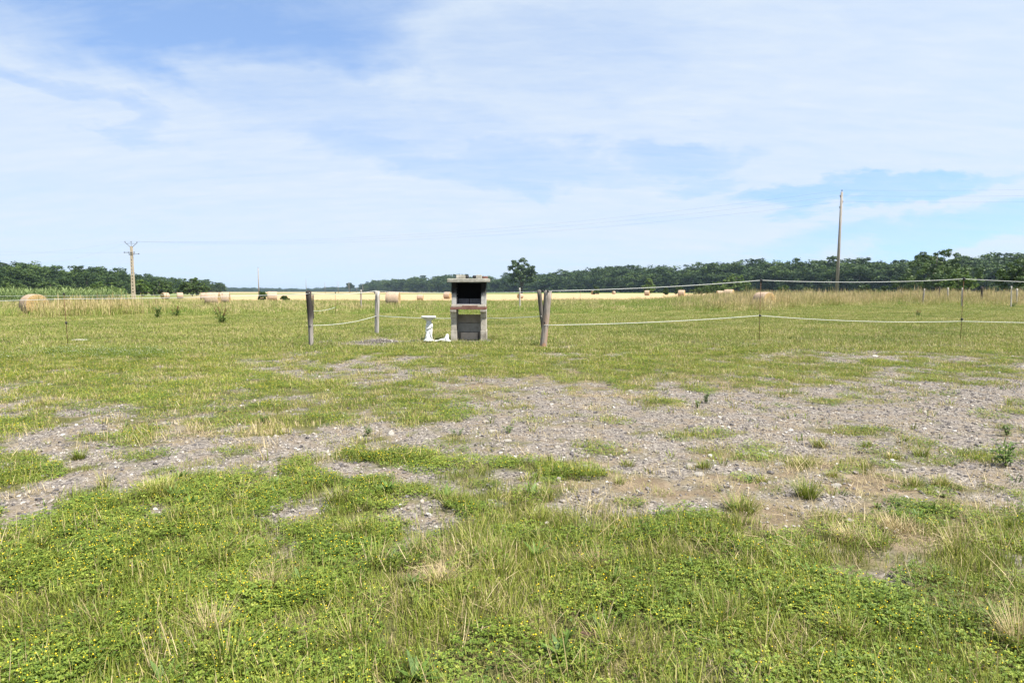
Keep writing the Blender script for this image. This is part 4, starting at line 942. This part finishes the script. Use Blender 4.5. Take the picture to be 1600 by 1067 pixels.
f = b.obj('figure_pedestal', G['white'], bb_); rm = f.modifiers.new('remesh', 'REMESH'); rm.mode = 'VOXEL'; rm.voxel_size = .009; rm.use_smooth_shade = True
# broken statue lying by the barbecue
q = gnd(692, 535.2)
b = MB(); b.blob((0, 0, .03), (.13, .07, .045), 2, lump=.3); b.blob((.10, .0, .075), (.075, .07, .085), 2, lump=.25); b.blob((-.16, -.02, .025), (.09, .045, .03), 2, lump=.3); b.blob((.12, .02, .16), (.05, .05, .06), 2, lump=.2); b.blob((.15, -.05, .03), (.08, .05, .04), 2, lump=.3)
b.tube([(.03, -.03, .07), (-.06, -.06, .06), (-.13, -.06, .03)], [.03, .026, .02], 8)
o = b.obj('broken_statue', G['white'], None, (q.x, q.y, zb - .012)); rm = o.modifiers.new('remesh', 'REMESH'); rm.mode = 'VOXEL'; rm.voxel_size = .01; rm.use_smooth_shade = True
tag(o, 'white broken statue piece lying between birdbath and barbecue', 'statue')

# ------------------------------------------------------------------ loose stones, slab, leaf, tufts and weeds
G['stone'] = stonemat('pale_limestone', (0.27, 0.24, 0.20), (0.50, 0.46, 0.40), 18, .8)
ST = [(759, 659, 12), (768, 674, 11), (793, 688, 14), (871, 699, 11), (611, 680, 14), (621, 707, 9), (913, 730, 12), (876, 720, 14), (949, 735, 11), (1076, 729, 15), (1092, 743, 17), (1139, 762, 14), (1219, 725, 15), (1163, 710, 14),
      (1193, 711, 17), (1306, 758, 17), (1210, 693, 9), (1168, 647, 10), (1367, 558, 12), (103, 628, 9), (78, 601, 8), (434, 634, 9), (46, 735, 16), (81, 717, 10), (70, 745, 14), (457, 831, 11), (380, 795, 9), (1345, 835, 10), (1395, 832, 12), (1240, 690, 8), (1500, 700, 9), (985, 610, 8), (1075, 632, 8)]
def where(px, py):
    if py > 790: return 'in the lawn grass'
    if px < 480: return 'on the patchy gravel left of the black topped post'
    if py > 715 and px > 860: return 'on the bare soil before the lawn'
    if py < 650: return 'far out on the open gravel towards the fence'
    return 'on the open gravel below the barbecue'
for i, (px, py, wp) in enumerate(ST):
    q = gnd(px, py); r_ = wp * q.y / FPX / 2; me_ = p_stone(2, U(.38, .6)); me_.materials.append(G['stone'])
    o = bpy.data.objects.new('stone', me_); COL.objects.link(o); o.location = (q.x, q.y, gzf(q.x, q.y) + r_ * U(-.08, .18)); o.scale = (r_, r_, r_); o.rotation_euler = (U(-.15, .15), U(-.15, .15), U(0, 6.28))
    tag(o, 'loose pale limestone lying ' + where(px, py), 'stone', 'pale stones ' + where(px, py))
q = gnd(126, 533); b = MB(); b.box(-.14, .14, -.16, .16, -.03, .045, 0, .5, .02); o = b.obj('stone_slab', G['stone'], None, (q.x, q.y, gzf(q.x, q.y))); bevel(o, .012); tag(o, 'flat white slab lying in the grass beside the left stake', 'slab')
q = gnd(911, 1013); b = MB(); 
for k in range(3): b.leaf((k * .012, .004 * k, .012), U(0, 6.28), U(0, .5), .038, .026, 0, .5)
G['deadleaf'] = stonemat('dead_leaf', (0.07, 0.04, 0.028), (0.16, 0.095, 0.065), 60); tag(b.obj('dead_leaf', G['deadleaf'], None, (q.x, q.y, gzf(q.x, q.y) + .025)), 'curled brown dead leaf lying on the clover', 'leaf')
def tuft(px, py, hpx, wpx, n, label, group, dryp=.12):
    n = int(n * 1.5)
    q = gnd(px, py); k = q.y / FPX; h = hpx * k * 1.05; b = p_tuft(n, max(.02, wpx * k * .28), h * .55, h * 1.15, max(.0024, .0009 * q.y), dryp)
    o = b.obj('grass_tuft', [G['grass'], G['dry']], None, (q.x, q.y, gzf(q.x, q.y))); tag(o, label, 'grass tuft', group)
tuft(1261, 776, 36, 46, 170, 'thick bright green tuft with a clear shadow on bare soil', None, .04)
tuft(250, 778, 40, 84, 240, 'wide spreading green tuft on the gravel left of the lawn', None)
tuft(122, 718, 22, 28, 90, 'small upright green tuft by the white stones', None)
for (px, py, hp_, wp, n) in [(1100, 731, 18, 34, 80), (1252, 727, 22, 22, 70), (1350, 731, 20, 32, 80), (1280, 698, 20, 34, 90), (1442, 710, 20, 34, 80), (1190, 752, 18, 26, 60), (980, 728, 16, 30, 60), (968, 757, 16, 24, 60), (1470, 757, 22, 40, 100), (1425, 757, 22, 50, 100), (1395, 715, 16, 26, 60), (1300, 742, 14, 26, 60), (1355, 697, 14, 26, 60)]:
    tuft(px, py, hp_, wp, n, 'small grass tuft rooted in the bare soil and gravel before the lawn', 'small tufts on the bare ground', .25)
for (px, py, hp_, wp, n) in [(530, 786, 34, 74, 180), (710, 790, 30, 60, 150), (770, 872, 46, 90, 200), (560, 835, 34, 60, 150), (1160, 800, 34, 80, 180), (840, 815, 30, 50, 130), (50, 860, 30, 70, 150)]:
    tuft(px, py, hp_, wp, n, 'long leaved grass tuft along the edge of lawn and gravel', 'long tufts along the lawn edge', .2)
for (px, py, hp_, wp, n) in [(690, 915, 46, 60, 110), (425, 925, 50, 50, 110), (1400, 830, 34, 70, 130), (1330, 850, 36, 70, 130), (1590, 1010, 80, 60, 150), (330, 1000, 70, 60, 110), (935, 890, 40, 60, 110)]:
    tuft(px, py, hp_, wp, n, 'straw coloured dry tuft standing in the lawn', 'dry tufts in the lawn', .85)
def weed(px, py, hpx, label, seed, rusty=.0, w=.5, name='weed'):
    random.seed(seed); q = gnd(px, py); k = q.y / FPX; h = hpx * k
    o = thing(name, label, 'weed', (q.x, q.y, gzf(q.x, q.y))); b = MB(); c_ = MB(); f_ = MB()
    for s_ in range(10):
        a = U(0, 6.28); e = Vector((math.cos(a) * h * w * U(.2, .6), math.sin(a) * h * w * U(.2, .6), h * U(.6, 1)))
        b.tube([(0, 0, -.02), e * .5 + Vector((0, 0, h * .08)), e], [h * .012, h * .01, h * .006], 5)
        for j in range(13):
            fr = U(.08, .75 if rusty else 1); pnt = e * fr + Vector((e.x, e.y, 0)) * .5 * (1 - fr); c_.leaf(tuple(pnt), U(0, 6.28), U(-.3, .7), h * U(.16, .3), h * U(.07, .12), 0, U(0, 1))
        if rusty:
            for j in range(26): pnt = e * U(.65, 1.1); f_.leaf((pnt.x + U(-.02, .02), pnt.y + U(-.02, .02), pnt.z), U(0, 6.28), U(0, 1.3), h * .07, h * .04, 0, U(0, 1))
    b.obj('stem', G['weed'], o); c_.obj('foliage', G['weed'], o)
    if rusty: f_.obj('seed_head', G['dock'], o)
weed(347, 505, 24, 'dark leafy weed with rusty seed heads alone in the meadow', 5, 1, .9); weed(247, 497, 20, 'upright bright green weed at the edge of the tall grass', 6, 0, .5); weed(275, 495, 17, 'brown tangled weed at the edge of the tall grass', 8, 1, 1.0)
weed(413, 662, 18, 'dark green weed sprouting from the left gravel', 9, 0, .8); weed(1103, 628, 18, 'upright weed on the open gravel under the right stake', 10); weed(1090, 636, 12, 'small round weed beside the upright one on the open gravel', 16)
weed(1574, 680, 22, 'upright bright weed on the gravel beside the leafy bush weed', 11, 0, .6); weed(1572, 726, 42, 'bushy green weed growing on the right gravel', 12, 0, .8); weed(575, 682, 18, 'grey green bushy weed on the left gravel', 13, 0, .9)
weed(1582, 482, 9, 'rust coloured low weed below the two close pale posts', 14, 1, 1.2); weed(1436, 494, 10, 'reddish thin weed in the meadow below the leaning post', 15, 1, 1.0); weed(795, 676, 16, 'dark low plant on the gravel below the barbecue', 17, 0, 1.1); weed(715, 680, 13, 'flat dark plant beside the other dark plant on the gravel', 18, 0, 1.6)
weed(836, 541, 11, 'green weed at the foot of the forked post', 19, 0, 1.0)

# ------------------------------------------------------------------ haze
b = MB(); b.box(-7600, 7600, -120, 7600, -2.0, 34.0)
m, t = newmat('summer_haze'); pv = t.node('ShaderNodeVolumePrincipled'); pv.inputs['Color'].default_value = (0.60, 0.78, 1.0, 1); pv.inputs['Density'].default_value = 0.00009; pv.inputs['Anisotropy'].default_value = 0.2
out = t.node('ShaderNodeOutputMaterial'); t.l.new(pv.outputs[0], out.inputs['Volume'])
o = b.obj('haze', m); o['kind'] = 'stuff'; o['label'] = 'thin bluish summer haze in the distance'; o['category'] = 'haze'
